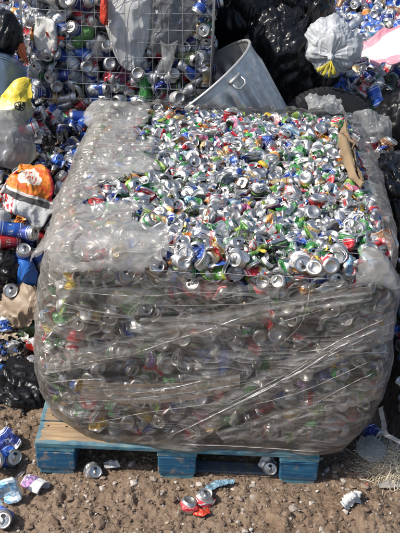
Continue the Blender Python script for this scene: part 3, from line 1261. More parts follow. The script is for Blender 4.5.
def fill_side(p0, p1, npsi, layer, sp_z):
    for z in np.arange(0.19, 0.905, sp_z):
        for psi in np.linspace(p0, p1, npsi):
            ps = psi + random.uniform(-.5, .5) * (p1 - p0) / npsi
            zz_ = z + random.uniform(-.015, .015)
            p = shell_pt(np.array([ps]), np.array([zz_]), 0.062 + 0.045 * layer + random.uniform(-.004, .012))[0]
            v = random.choice(CRUSHED)
            if layer == 0 and random.random() < 0.4:
                n = Vector((math.cos(ps), math.sin(ps), 0))
                n = Vector((0, -1, 0)) if abs(n.y) > abs(n.x) else Vector((math.copysign(1, n.x), 0, 0))
                rot = axis_rot(n * random.choice((-1, 1)) + Vector((random.gauss(0, .3), random.gauss(0, .3), random.gauss(0, .3))), random.uniform(0, 6))
            else:
                rot = rand_rot()
            if p[1] < 0.12 and p[2] > 0.86 and layer == 0:
                continue
            side_items.append([v, pick(W_BALE), rot, tuple(p)])


fill_side(R(222), R(318), 19, 0, 0.054)       # front
fill_side(R(222), R(318), 16, 1, 0.065)
fill_side(R(136), R(222), 18, 0, 0.056)       # left
fill_side(R(-42), R(40), 17, 0, 0.058)        # right
fill_side(R(42), R(136), 14, 0, 0.075)        # back

# a few bigger, nearly whole cans along the front rim, round ends facing out, as the photo shows
RIM = [(155, 268, 'gold', 'buckle'), (194, 286, 'red', 'puck'), (280, 281, 'white', 'buckle'), (262, 284, 'red', 'puck'), (126, 276, 'navy', 'puck'),
       (336, 278, 'plain silver', 'puck'), (330, 264, 'white and red', 'buckle'), (238, 259, 'plain silver', 'puck'), (300, 262, 'white', 'puck'),
       (205, 262, 'white and green', 'fold'), (312, 268, 'yellow', 'buckle'), (220, 268, 'lime green', 'flat'), (184, 262, 'plain silver', 'puck')]

# ---- choose the 300 that show largest: the exposed ones on top, nearest first
for it in top_items:
    it.append(np.linalg.norm(np.array(it[3]) - CAM))
    covered = bool(in_poly(np.array([it[3][0]]), np.array([it[3][1]]), COVW)[0])
    it.append(covered)
show = sorted([it for it in top_items if not it[5]], key=lambda t: t[4])
N_IND = 296 - len(RIM)
ind = show[:N_IND]
ids_ = {id(t) for t in ind}
rest = [t for t in top_items if id(t) not in ids_]

YB = ['along the front rim', 'just behind the front rim', 'a little way back', 'a third of the way back', 'before the middle row', 'at the middle', 'past the middle', 'far back']
XB = ['beside the film flap', 'left of centre', 'in the centre', 'right of centre', 'towards the cardboard', 'at the right film edge']
GRP = 'crushed cans exposed on top of the bale'


def zone(p):
    yi = min(int(p[1] / 0.095), 7)
    xi = min(int(max(p[0] - 0.12, 0) / 0.175), 5)
    return YB[yi], XB[xi]


def pose(rot):
    a = rot[:, 2]
    d = (CAM - np.array([.6, .3, .9]))
    d /= np.linalg.norm(d)
    k = abs(a @ d)
    return 'end on' if k > 0.75 else ('side on' if k < 0.35 else 'tilted')


rows = []
for px, py, d, k in RIM:
    p = np.array(at(px, py, 0.028))
    v = [c for c in CRUSHED if c['kind'] == k][(px + py) % 3 if k != 'fold' else 0]
    to = Vector(CAM - p).normalized() * random.choice((1, -1, -1))
    rot = axis_rot(to + Vector((random.gauss(0, .18), random.gauss(0, .12), random.gauss(0, .12))), random.uniform(0, 6))
    p[2] = min(p[2], 0.925)
    rows.append((v, d, rot, tuple(p)))
rows += [(t[0], t[1], t[2], t[3]) for t in ind]
rows.sort(key=lambda t: t[3][1])
PR = np.array([t[3] for t in rows])
for i, (v, d, rot, p) in enumerate(rows):
    yb, xb = zone(p)
    dd = np.hypot(PR[:, 0] - p[0], PR[:, 1] - p[1])
    order = np.argsort(dd)
    def nb_phrase(j):
        dx, dy = PR[j, 0] - p[0], PR[j, 1] - p[1]
        rel = ('left of' if dx > 0 else 'right of') if abs(dx) > abs(dy) else ('in front of' if dy > 0 else 'behind')
        return f'{rel} a {rows[j][1]} one'
    sw = SHAPE_WORD[v['kind']]
    n1 = next(j for j in order[1:] if rows[j][1] != d)
    n2 = next((j for j in order[2:] if rows[j][1] not in (d, rows[n1][1])), order[2])
    lab = unique(f'{sw} {d} can {yb} {xb}', f'{sw} {d} can, {pose(rot)}, {yb} {xb}',
                 f'{sw} {d} can {yb} {xb}, {nb_phrase(n1)}', f'{sw} {d} can {yb} {xb}, {nb_phrase(n2)}',
                 f'{d} can, {pose(rot)}, {xb}, {nb_phrase(n1)}', f'{sw} {d} can {pose(rot)} {nb_phrase(n1)} and {nb_phrase(n2)}')
    tag(put_can('crushed_can', v, d, rot, p), lab, 'crushed can', GRP)

# torn slivers of can wall between the crushed cans: nobody could count them
KV, KF, kn = [], [], 0
for k in range(1300):
    x, y = random.uniform(0.12, 1.12), random.uniform(0.02, 1.19)
    if in_poly(np.array([x]), np.array([y]), COVW)[0]:
        continue
    z = float(ztop([x], [y])[0]) + random.uniform(-0.03, 0.008)
    a5, b5 = np.meshgrid(np.linspace(-1, 1, 4), np.linspace(-1, 1, 4))
    L, Wd, cv_ = random.uniform(0.007, 0.018), random.uniform(0.003, 0.008), random.uniform(0.2, 1.6)
    v = np.stack([a5.reshape(-1) * L, b5.reshape(-1) * Wd, np.cos(a5.reshape(-1) * cv_) * L * 0.8], 1) + RNG.normal(0, 0.0016, (16, 3))
    KV.append(v @ rand_rot().T + np.array([x, y, z]))
    KF += [(kn + a * 4 + b, kn + a * 4 + b + 1, kn + a * 4 + b + 5, kn + a * 4 + b + 4) for a in range(3) for b in range(3)]
    kn += 16
km = M('can_slivers')
_ge = km.n('ShaderNodeNewGeometry')
_rp = km.ramp(_ge.outputs['Random Per Island'], [(0, (0.42, 0.42, 0.42)), (.26, (0.55, 0.55, 0.53)), (.4, (0.10, 0.09, 0.08)), (.5, (0.50, 0.03, 0.04)), (.6, (0.04, 0.10, 0.40)), (.67, (0.04, 0.28, 0.07)), (.76, (0.66, 0.48, 0.06)), (.81, (0.62, 0.2, 0.04)), (.86, (0.35, 0.46, 0.08)), (.90, (0.02, 0.02, 0.02)), (.95, (0.5, 0.4, 0.25))], 'CONSTANT')
tag(link('can_slivers', mesh_np('can_slivers', np.concatenate(KV), KF, (km.done(km.bsdf(_rp, 0.34, 0.5)),), smooth=False)), 'torn slivers of can metal lying between the crushed cans on the bale', 'metal slivers', kind='stuff')
core = MB()
core.box(0.13, 1.04, 0.13, 1.09, 0.17, 0.835, 0.03)
cans_as_one('crushed_cans', [t[:4] for t in rest + buried + side_items],
            'packed mass of crushed cans filling the wrapped bale', (np.concatenate(core.v), core.f))

# ------------------------------------------------------------------ stretch film round the bale
FILM = mat_film('stretch_film', 0.08, 0.40, rough=0.22, gl=0.02, fine=0.02, streaky=0.2, tint=0.90, vec_rot=(0, 0.45, 0), col=(0.82, 0.79, 0.75))
FILM_TOP = mat_film('stretch_film_doubled', 0.22, 0.58, layers=True, tint=0.93, col=(0.80, 0.77, 0.72), vec_rot=(0.3, 0.4, 1.0), rough=0.24, streaky=0.6, gl=0.035, bmp=0.38, fine=0.15)
STRAND = mat_film('stretch_film_gathered', 0.35, 0.85, rough=0.26, gl=0.08)
film = empty('stretch_film', (BCX, BCY, 0.14), 'clear wrinkled plastic wrap stretched round the bale of crushed cans', 'plastic wrap')


def fl(o):
    """parent to the film thing and keep the place"""
    o.parent = film
    o.matrix_parent_inverse = Matrix.Translation((-BCX, -BCY, -0.14))
    return o


NP, NZ = 620, 130
psi = np.linspace(0, 2 * PI, NP, endpoint=False)
# upper edge of the wrap: low along the front, up over the rim elsewhere
def film_top(ps):
    d = np.degrees(ps) % 360
    return np.interp(d, [0, 40, 100, 150, 215, 228, 240, 262, 285, 305, 318, 330, 360],
                     [0.945, 0.955, 0.955, 0.955, 0.95, 0.93, 0.895, 0.845, 0.835, 0.86, 0.92, 0.945, 0.945]) + 0.008 * np.sin(ps * 41) + 0.006 * np.sin(ps * 97)


Prow = []
for i in range(NZ):
    f = i / (NZ - 1)
    ztp = film_top(psi)
    z = ZB - 0.002 + (ztp - ZB) * f
    p = shell_pt(psi, z)
    nrm = np.stack([np.cos(psi), np.sin(psi), 0 * psi], -1)
    q = p * np.array([1.0, 1.0, 1.0])
    h = 0.010 * fbm(q * 6.0, 81, 2) + 0.0055 * fbm(q * 15.0, 83, 2) + 0.0030 * np.clip(ridge(q * np.array([4, 4, 7]) + fbm(q * 4, 90, 1)[:, None] * 0.7, 85), 0, 1) ** 3 + 0.0028 * np.clip(ridge(q @ np.array([[1, 0, -.35], [0, 1, .2], [.35, 0, 1]]) * np.array([2.5, 2.5, 9]) + fbm(q * 5, 92, 1)[:, None] * 0.9, 88), 0, 1) ** 4
    lip = np.clip((z - 0.90) / 0.05, 0, 1)
    p = p + nrm * (h - 0.03 * lip ** 2)[:, None]
    Prow.append(p)
# tuck under and a lip over the rim
und = Prow[0].copy()
und[:, :2] = und[:, :2] + (np.array([BCX, BCY]) - und[:, :2]) * 0.10
lipr = []
for k in (1, 2, 3):
    l_ = Prow[-1].copy()
    hi = np.clip((film_top(psi) - 0.90) / 0.04, 0, 1)[:, None]
    l_[:, :2] = l_[:, :2] + (np.array([BCX, BCY]) - l_[:, :2]) * (0.028 * k * hi)
    l_[:, 2] += 0.006 * k * hi[:, 0] + 0.004 * np.sin(psi * 53 + k)
    lipr.append(l_)
G = np.array([und] + Prow + lipr)
mb = MB()
mb.grid(G, closed_u=True)
fl(mb.build('side_wrap', FILM, smooth=True))

# doubled film lying over the left of the top
sx = np.arange(0.015, 1.185, 0.006)
sy = np.arange(-0.02, 1.25, 0.006)
SX, SY = np.meshgrid(sx, sy)
jx = SX + 0.045 * fbm(np.stack([SX, SY, 0 * SX], -1).reshape(-1, 3) * 11, 61, 3).reshape(SX.shape)
jy = SY + 0.035 * fbm(np.stack([SX, SY, 0 * SX], -1).reshape(-1, 3) * 11, 62, 3).reshape(SX.shape)
keep = in_poly(jx, jy, COVW) & (SX > 0.03)
q = np.stack([SX, SY, 0 * SX], -1).reshape(-1, 3)
zt_ = ztop(SX.reshape(-1), SY.reshape(-1)) + 0.012 + 0.011 * fbm(q * 6, 63, 2) + 0.003 * np.clip(ridge(q * np.array([14, 8, 1]) + q[:, [1]] * 9, 65), 0, 1) ** 2 + 0.0012 * np.clip(ridge(q * 26, 66), 0, 1) ** 2
drop = np.clip((0.115 - SX.reshape(-1)) / 0.09, 0, 1)
dropf = np.clip((0.05 - SY.reshape(-1)) / 0.07, 0, 1)
dropr = np.clip((SX.reshape(-1) - 1.10) / 0.08, 0, 1)
zt_ = zt_ - 0.05 * dropr ** 2 - 0.05 * drop ** 2 - 0.05 * dropf ** 2
TV = np.stack([SX.reshape(-1), SY.reshape(-1), zt_], -1)
n_ = SX.shape[1]
ii = (np.arange(SX.shape[0] - 1)[:, None] * n_ + np.arange(n_ - 1)[None, :])
kk = keep[:-1, :-1] & keep[1:, :-1] & keep[1:, 1:] & keep[:-1, 1:]
ii = ii[kk]
TF = np.stack([ii, ii + 1, ii + n_ + 1, ii + n_], 1)
used = np.unique(TF)
remap = np.full(len(TV), -1)
remap[used] = np.arange(len(used))
# the film is a single layer along its torn edge and doubled further in
kf_ = keep.astype(float)
for _ in range(7):
    pd = np.pad(kf_, 1)
    kf_ = (pd[:-2, 1:-1] + pd[2:, 1:-1] + pd[1:-1, :-2] + pd[1:-1, 2:] + pd[1:-1, 1:-1]) / 5
lay_ = np.clip((kf_.reshape(-1)[used] - 0.45) / 0.55, 0, 1)
tme = mesh_np('top_flap', TV[used], remap[TF], (FILM_TOP,))
tat = tme.attributes.new('layers', 'FLOAT', 'POINT')
tat.data.foreach_set('value', (0.25 + 0.75 * lay_).astype(np.float32))
fl(link('top_flap', tme))


def front_pt(px, py, out=0.020):
    """where the wrapped front face shows at (px, py)"""
    Y = 0.0
    for _ in range(6):
        p = at(px, py, Y)
        ps = math.atan2(Y - BCY, p.x - BCX)
        # y of the shell at this x and height
        lo, hi = -0.1, 0.6
        for _k in range(24):
            mid = (lo + hi) / 2
            a_ = math.atan2(mid - BCY, p.x - BCX)
            rr_ = float(shell(np.array([a_]), np.array([p.z]))[0])
            if math.hypot(p.x - BCX, mid - BCY) > rr_:
                lo = mid
            else:
                hi = mid
        Y = hi - out
    return np.array(at(px, py, Y))


STRAND_THIN = mat_film('stretch_film_fold', 0.3, 0.7, rough=0.3, gl=0.06)
BAND = mat_film('stretch_film_band', 0.06, 0.36, rough=0.22, gl=0.025, vec_rot=(0, 0.42, 0), fine=0.1, streaky=0.5)


def strand(pts, r, n=26, flat=2.2, jit=0.7, mat=None):
    a = np.array(pts, float)
    P = []
    for i in range(n):
        t = i / (n - 1)
        px = cr(a[:, 0], t)
        py = cr(a[:, 1], t) + random.uniform(-jit, jit) * 0.4
        P.append(front_pt(px, py))
    rr = 0.8 * r * (0.35 + 0.95 * np.abs(np.sin(np.arange(n) * 0.9 + random.random() * 6))) * np.clip(np.sin(np.linspace(0.05, PI - 0.05, n)) * 2.2, 0.15, 1)
    fl(MB().tube(P, rr, 6, flat=flat).build('gathered_strand', mat or STRAND, smooth=True))


for pts, r in (([(396, 321), (340, 346), (285, 380), (168, 437)], 0.0032), ([(394, 324), (336, 352), (290, 376), (180, 432)], 0.0024),
               ([(392, 330), (330, 350), (262, 392), (190, 432)], 0.0018), ([(390, 317), (338, 341), (275, 380), (200, 417)], 0.0016),
               ([(205, 380), (170, 388), (130, 394)], 0.0020), ([(270, 306), (215, 327), (170, 341), (130, 355)], 0.0024),
               ([(130, 355), (95, 361), (58, 368)], 0.0014), ([(395, 331), (350, 345), (300, 352)], 0.0012), ([(392, 352), (350, 354), (318, 363)], 0.0012),
               ([(48, 383), (75, 380), (104, 379)], 0.0016), ([(262, 294), (200, 292), (140, 296), (75, 292)], 0.0009), ([(380, 292), (320, 299), (262, 310), (225, 322)], 0.0011),
               ([(300, 300), (250, 304), (150, 306)], 0.0008), ([(372, 300), (330, 308), (280, 322)], 0.0008), ([(320, 452), (250, 447), (180, 444)], 0.0014)):
    strand(pts, r)
for pts, r in (([(70, 402), (140, 398), (230, 386), (330, 366)], 0.0010), ([(376, 372), (350, 384), (318, 402), (280, 428)], 0.0013),
               ([(52, 300), (90, 310), (128, 316)], 0.0013), ([(230, 410), (300, 392), (372, 360)], 0.0009),
               ([(310, 288), (302, 322), (280, 345)], 0.0012), ([(90, 424), (150, 412), (210, 404)], 0.0010)):
    strand(pts, r * 0.6, flat=3.5, mat=STRAND_THIN)
for la, lb in (([(394, 310), (330, 338), (262, 372), (176, 424)], [(394, 338), (330, 366), (262, 402), (200, 440)]),
               ([(388, 372), (330, 392), (270, 414), (215, 432)], [(380, 398), (330, 414), (270, 432), (225, 443)]),
               ([(270, 296), (200, 314), (120, 338), (46, 356)], [(270, 316), (200, 336), (120, 360), (46, 374)]),
               ([(372, 286), (300, 296), (220, 312), (140, 318)], [(372, 300), (300, 314), (220, 330), (140, 334)]),
               ([(84, 380), (130, 384), (190, 382), (240, 374)], [(80, 398), (130, 404), (190, 400), (240, 388)])):
    la, lb = np.array(la, float), np.array(lb, float)
    rows_ = []
    for u in np.linspace(0, 1, 9):
        rows_.append([front_pt(*(cr(la, t) * (1 - u) + cr(lb, t) * u), 0.022 + 0.003 * math.sin(u * 15 + t * 4)) for t in np.linspace(0, 1, 30)])
    fl(MB().grid(np.array(rows_)).build('film_band', BAND, smooth=True))
# thin strings of film drawn tight across the top
for pa, pb, r in (((100, 174), (270, 176), 0.0011), ((150, 186), (345, 197), 0.0007), ((120, 150), (290, 158), 0.0007), ((160, 232), (380, 246), 0.0008), ((150, 262), (330, 270), 0.0009)):
    A, B = gnd(*pa, 0.955), gnd(*pb, 0.955)
    P = []
    for t in np.linspace(0, 1, 24):
        p = A.lerp(B, t)
        P.append((p.x, p.y, max(float(ztop([p.x], [p.y])[0]) + 0.012, 0.925) + 0.002 * math.sin(t * 19)))
    fl(MB().tube(P, r, 5).build('gathered_strand', STRAND, smooth=True))

# cardboard liner showing along the right edge
c_ = [[(330, 112), (343, 122), (350, 150), (368, 205), (381, 246)]]
rowt = [gnd(px, py, 0.962) for px, py in [(343, 122), (347, 130), (352, 143), (357, 158), (363, 178)]]
rowb = [Vector((p.x - 0.012, p.y, 0.90)) for p in rowt]
tag(sheet('cardboard_sheet', [rowt, [a.lerp(b, .5) for a, b in zip(rowt, rowb)], rowb], CARD, None, 18, 90, 0.007, 7, 21, 0.004, trim=0.014, fine=0.003),
    'torn brown cardboard sheet standing inside the wrap at the right edge', 'cardboard')
ra = [gnd(px, py, 0.962) for px, py in [(344, 132), (350, 150), (356, 168), (362, 186)]]
rb = [gnd(px, py, 0.955) for px, py in [(338, 140), (344, 158), (350, 174), (359, 190)]]
tag(sheet('cardboard_flap', [ra, [a.lerp(b, .5) + Vector((0, 0, .012)) for a, b in zip(ra, rb)], rb], CARD, None, 18, 60, 0.007, 7, 22, 0.004, trim=0.014, fine=0.003),
    'curled brown cardboard flap folded inward over the cans beside the right edge', 'cardboard')


# ------------------------------------------------------------------ heaps of loose cans around the bale
def sstep(a, b, x):
    t = np.clip((x - a) / (b - a), 0, 1)
    return t * t * (3 - 2 * t)


def heap_h(x, y):
    x, y = np.asarray(x, float), np.asarray(y, float)
    left = 0.72 * sstep(0.62, 1.55, y) * sstep(0.10, -0.06, x) * (1 - 0.25 * sstep(-0.5, -1.4, x))
    right = (0.26 * sstep(0.05, 0.6, y) + 0.34 * sstep(0.7, 1.6, y)) * sstep(1.26, 1.42, x)
    back = 0.70 * sstep(1.75, 2.25, y) * sstep(0.80, 1.05, x)
    far = (0.62 + 0.05 * (y - 3)) * sstep(2.5, 3.2, y)
    rear = 0.30 * sstep(1.35, 1.6, y)
    h = np.maximum(np.maximum(np.maximum(left, right), np.maximum(back, far)), rear)
    P = np.stack([x, y, 0 * x], -1).reshape(-1, 3)
    n = (0.055 * fbm(P * 2.2, 131, 3)).reshape(x.shape)
    return h + n * np.clip(h * 3, 0, 1) - 0.03


hx, hy = np.arange(-2.6, 4.2, 0.06), np.arange(0.0, 8.0, 0.06)
HX, HY = np.meshgrid(hx, hy)
HZ = heap_h(HX, HY)
HV = np.stack([HX, HY, HZ], -1).reshape(-1, 3)
nx = len(hx)
ii = (np.arange(len(hy) - 1)[:, None] * nx + np.arange(nx - 1)[None, :])
xc_, yc_ = HX[:-1, :-1], HY[:-1, :-1]
kp = (np.maximum(HZ[:-1, :-1], HZ[1:, 1:]) > 0.0) & (xc_ > -1.35 + 0.1 * np.sin(yc_ * 3)) & (xc_ < 2.75 + 0.1 * np.sin(yc_ * 4)) & (yc_ < 6.7 + 0.15 * np.sin(xc_ * 3)) & ~((xc_ > 1.2) & (yc_ < 0.22 + 0.08 * np.sin(xc_ * 5)))
ii = ii[kp]
HF = np.stack([ii, ii + 1, ii + nx + 1, ii + nx], 1)

LIVE = dict(zip(['heap', 'cage'], [0, 0]))
heap_items = []


def hpt(x, y, lift=0.02):
    return (x, y, float(heap_h(np.array([x]), np.array([y]))[0]) + lift)


for x in np.arange(-1.3, 2.75, 0.068):
    for y in np.arange(0.25, 6.7, 0.068):
        xx, yy = x + random.uniform(-.03, .03), y + random.uniform(-.03, .03)
        p = hpt(xx, yy, random.uniform(0.0, 0.05))
        if p[2] < 0.06:
            continue
        px, py, _ = proj(p)
        if not (-150 < px < 560 and -40 < py < 480):
            continue
        if -0.02 < xx < 1.24 and yy < 1.32:
            continue
        if -0.3 < xx < 0.62 and 1.7 < yy < 2.75:
            continue
        if px < 330 and px > 60 and py > 30 and xx > 0.3:       # behind the bin, the bags and the bale
            continue
        if xx < 0.3 and random.random() < 0.10:
            continue
        v = random.choices(WHOLE + CRUSHED[8:], [2, 2, 2, 2, 2, 1, 2.5, 2, 2.5] + [1] * 7)[0]
        heap_items.append((v, pick(W_HEAP), rand_rot(), p, px, py))

# individuals: those that show largest and are not behind the bags
bagzone = lambda px, py: (200 < px < 312 and py < 108) or (308 < px < 368 and 78 < py < 130) or (310 < px < 400 and 20 < py < 72) or (0 <= px < 40 and 45 < py < 235) or (px > 345 and 112 < py < 250)
cand = [t for t in heap_items if 0 <= t[4] <= 400 and 0 <= t[5] <= 400 and not bagzone(t[4], t[5])]
cand.sort(key=lambda t: np.linalg.norm(np.array(t[3]) - CAM))
N_HEAP = 170
chosen = cand[:N_HEAP]
cid = {id(t) for t in chosen}
YR = ['nearest the bale', 'low on the slope', 'part way up the slope', 'high on the slope', 'at the far top']
XR = ['near the tied white bag', 'below the pink banded sheet', 'right of the white bag', 'at the outer edge']
chosen.sort(key=lambda t: t[3][1])
CPR = np.array([t[3] for t in chosen])
for i, t in enumerate(chosen):
    v, d, rot, p, px, py = t
    dd = np.linalg.norm(CPR - np.array(p), axis=1)
    order = np.argsort(dd)
    n1 = next(j for j in order[1:] if chosen[j][1] != d)
    n2 = next((j for j in order[2:] if chosen[j][1] not in (d, chosen[n1][1])), order[2])
    def rel(j):
        dx, dy = CPR[j, 0] - p[0], CPR[j, 1] - p[1]
        r_ = ('left of' if dx > 0 else 'right of') if abs(dx) > abs(dy) else ('in front of' if dy > 0 else 'behind')
        return f'{r_} a {chosen[j][1]} one'
    if px < 200:
        place = 'in the scrap heap left of the bale' if p[1] < 1.25 else 'on the left heap beside the wire basket'
        grp = 'loose cans in the heap left of the bale'
    else:
        k = 'low' if py > 85 else ('midway' if py > 45 else 'high')
        place = f'{k} on the blue heap ' + ('behind the white bag' if px < 352 else 'beside the white bag')
        grp = 'loose cans on the blue can heap behind the bale'
    sw = {'dent': 'whole', 'flat': 'flattened', 'buckle': 'crumpled', 'fold': 'folded'}[v['kind']]
    lab = unique(f'{sw} {d} can {place}', f'{sw} {d} can {place}, {rel(n1)}', f'{sw} {d} can {place}, {rel(n2)}',
                 f'{d} can {pose(rot)} {rel(n1)} and {rel(n2)}', f'{sw} {d} can {pose(rot)} {rel(n1)} and {rel(n2)}')
    tag(put_can('drink_can', v, d, rot, p), lab, 'drink can', grp)
cans_as_one('heaped_cans', [t[:4] for t in heap_items if id(t) not in cid],
            'big heaps of loose crumpled drink cans around and behind the bale', (HV, [tuple(f) for f in HF]))

# ------------------------------------------------------------------ wire basket full of cans
CX0, CX1, CY0, CY1, CZT = -0.335, 0.545, 1.80, 2.70, 1.42
wire_m = M('galvanised_wire')
WIRE = wire_m.done(wire_m.bsdf((0.55, 0.56, 0.57), 0.38, 0.8))
cage = empty('wire_basket', ((CX0 + CX1) / 2, CY0, 0), 'tall galvanised wire mesh basket packed with cans behind the bale', 'wire basket')


def wires(name, A, U, Vv, nu, nv, r=0.0014):
    mb = MB()
    A, U, Vv = map(np.array, (A, U, Vv))
    N = np.cross(U, Vv)
    N = N / np.linalg.norm(N)
    for k in range(nu + 1):
        t = k / nu
        pts = [A + U * t + Vv * s + N * (0.004 + 0.004 * math.sin(9 * s + k)) + U * 0.004 * math.sin(k * 2.1 + s * 7) for s in np.linspace(0, 1, 9)]
        mb.tube(pts, r if k not in (0, nu) else r * 2.2, 5)
    for k in range(nv + 1):
        t = k / nv
        pts = [A + Vv * t + U * s - N * (0.001 + 0.003 * math.sin(8 * s + k)) + Vv * 0.004 * math.sin(k * 1.7 + s * 6) for s in np.linspace(0, 1, 9)]
        mb.tube(pts, r if k not in (0, nv) else r * 2.2, 5)
    o = mb.build(name, WIRE, cage, smooth=True)
    o.matrix_parent_inverse = Matrix.Translation(-cage.location)
    return o


wires('wire_panel', (CX0, CY0, 0.02), (CX1 - CX0, 0, 0), (0, 0, CZT), 13, 20)
wires('wire_panel', (CX0 - 0.002, CY1, 0.02), (0, CY0 - CY1 + .004, 0), (0, 0, CZT), 13, 20)
wires('wire_panel', (CX1 + 0.002, CY0 + .004, 0.02), (0, CY1 - CY0 - .004, 0), (0, 0, CZT), 13, 20)
wires('wire_panel', (CX1, CY1 + .003, 0.02), (CX0 - CX1, 0, 0), (0, 0, CZT), 13, 20)

cg = []
for z in np.arange(0.08, CZT - 0.06, 0.058):
    for x in np.arange(CX0 + 0.05, CX1 - 0.03, 0.066):
        for lay in (0, 1):
            p = (x + random.uniform(-.025, .025), CY0 + 0.05 + 0.065 * lay + random.uniform(-.012, .02), z + random.uniform(-.02, .02))
            v = random.choices(WHOLE, [3, 3, 3, 3, 3, 3, 3, 2, 3])[0]
            rot = rand_rot()
            if random.random() < 0.5:
                rot = axis_rot((random.gauss(0, 1), random.gauss(-.5, .5), random.gauss(0, .6)), random.uniform(0, 6))
            cg.append((v, pick(W_CAGE), rot, p, *proj(p)[:2], lay))
    for y in np.arange(CY0 + 0.17, CY1 - 0.03, 0.07):
        for xs in (CX0 + 0.05, CX1 - 0.05):
            p = (xs + random.uniform(-.015, .015), y + random.uniform(-.025, .025), z + random.uniform(-.02, .02))
            cg.append((random.choice(WHOLE), pick(W_CAGE), rand_rot(), p, *proj(p)[:2], 1))
inbag = lambda px, py: (98 < px < 200 and py < 62 and not (px < 120 and py > 40))
cg = [t for t in cg if not (t[6] == 0 and 100 < t[4] < 200 and t[5] < (64 if 116 < t[4] < 184 else 46))]
cc = [t for t in cg if t[6] == 0 and 18 < t[4] < 212 and 2 < t[5] < 175 and not (t[4] > 95 and t[5] > 98) and not inbag(t[4], t[5]) and not (t[4] > 150 and t[5] > 88)]
cc.sort(key=lambda t: t[3][2])
cc = cc[:105]
cid = {id(t) for t in cc}
CPR = np.array([t[3] for t in cc])
for i, t in enumerate(cc):
    v, d, rot, p, px, py, _ = t
    dd = np.linalg.norm(CPR - np.array(p), axis=1)
    order = np.argsort(dd)
    n1 = next(j for j in order[1:] if cc[j][1] != d)
    n2 = next((j for j in order[2:] if cc[j][1] not in (d, cc[n1][1])), order[2])
    def rel(j):
        dx, dz = CPR[j, 0] - p[0], CPR[j, 2] - p[2]
        r_ = ('left of' if dx > 0 else 'right of') if abs(dx) > abs(dz) else ('below' if dz > 0 else 'above')
        return f'{r_} a {cc[j][1]} one'
    hgt = 'low' if py > 110 else ('halfway up' if py > 60 else 'high')
    sd = 'at the left end' if px < 60 else ('left of its middle' if px < 105 else ('right of its middle' if px < 160 else 'at the right end'))
    sw = {'dent': 'whole', 'flat': 'flattened', 'buckle': 'crumpled', 'fold': 'folded'}[v['kind']]
    lab = unique(f'{sw} {d} can {hgt} in the wire basket {sd}', f'{sw} {d} can in the wire basket {sd}, {rel(n1)}',
                 f'{sw} {d} can in the wire basket {hgt}, {rel(n2)}', f'{sw} {d} can in the wire basket {rel(n1)} and {rel(n2)}',
                 f'{d} can {pose(rot)} in the wire basket {rel(n1)} {rel(n2)}')
    tag(put_can('drink_can', v, d, rot, p), lab, 'drink can', 'drink cans packed in the wire basket')
cb = MB()
cb.box(CX0 + 0.13, CX1 - 0.13, CY0 + 0.17, CY1 - 0.06, 0.05, CZT - 0.15, 0.02)
cans_as_one('basket_cans', [t[:4] for t in cg if id(t) not in cid], 'drink cans packed deep inside the wire basket', (np.concatenate(cb.v), cb.f))


def P3(px, py, Y):
    return at(px, py, Y)


def quad(pts, Y, n=None):
    return [[P3(*p, Y if np.isscalar(Y) else Y[i][j]) for j, p in enumerate(row)] for i, row in enumerate(pts)]


# plastic bags pressed against the inside of the basket
tag(sheet('plastic_bag', quad([[(100, -6), (125, -6), (152, -6)], [(104, 22), (125, 26), (150, 28)], [(112, 42), (126, 50), (146, 48)], [(124, 64), (130, 70), (138, 66)]],
                              [[1.85, 1.828, 1.85], [1.84, 1.825, 1.85], [1.84, 1.825, 1.845], [1.84, 1.83, 1.84]]), WHITEFILM, None, 50, 40, 0.02, 9, 401, 0.002, pillow=0.05, fine=0.006),
    'crumpled clear white plastic bag hanging to a point inside the wire basket', 'plastic bag')
tag(sheet('plastic_bag', quad([[(150, -6), (172, -6), (198, -6)], [(148, 16), (170, 20), (197, 18)], [(146, 36), (160, 40), (186, 38)], [(150, 47), (164, 56), (180, 52)]],
                              [[1.86, 1.835, 1.87], [1.86, 1.83, 1.87], [1.86, 1.83, 1.87], [1.85, 1.835, 1.86]]), GREYBAG, None, 50, 40, 0.02, 8, 402, 0.002, pillow=0.06, fine=0.006),
    'bulging grey see-through plastic bag inside the basket beside the white bag', 'plastic bag')
tag(sheet('plastic_bag', quad([[(160, 40), (168, 44), (178, 40)], [(162, 56), (168, 58), (174, 56)], [(165, 70), (168, 72), (171, 70)]], 1.775), CLEARBAG, None, 26, 16, 0.02, 14, 403, 0.002, pillow=0.03, fine=0.008),
    'thin twisted clear plastic strip hanging below the grey bag in the basket', 'plastic strip')
tag(sheet('plastic_bag', quad([[(34, 18), (44, 16), (56, 20)], [(33, 34), (44, 34), (58, 36)], [(37, 50), (46, 52), (57, 50)]], 1.80), WHITEPL, None, 26, 24, 0.02, 12, 404, 0.002, pillow=0.05, fine=0.006),
    'crumpled white plastic tub with ridges behind the wire at the left of the basket', 'plastic tub')
bt = MB()
ax0, ax1 = P3(74, 44, 1.84), P3(94, 26, 1.84)
prof = [(0, .010), (0.004, .034), (.2, .040), (.45, .034), (.7, .040), (.85, .026), (.94, .013), (1.0, .013)]
bt.tube([ax0.lerp(ax1, t) for t, r_ in prof], [r_ for t, r_ in prof], 14, flat=0.8)
bo = empty('plastic_bottle', ax0, 'crushed green plastic bottle among the cans in the basket', 'plastic bottle')
o = bt.build('body', GREENPL, bo, smooth=True)
o.matrix_parent_inverse = Matrix.Translation(-ax0)
bt = MB()
bt.tube([ax1, ax1 + (ax1 - ax0).normalized() * 0.016], 0.0155, 12)
o = bt.build('cap', WHITEPL, bo)
o.matrix_parent_inverse = Matrix.Translation(-ax0)
tag(sheet('plastic_scrap', quad([[(46, 31), (56, 35), (65, 37)], [(47, 36), (56, 38), (64, 40)]], 1.785), REDPL, None, 10, 24, 0.006, 14, 405, 0.004),
    'upper bent red plastic strip poking through the basket wire', 'plastic strip')
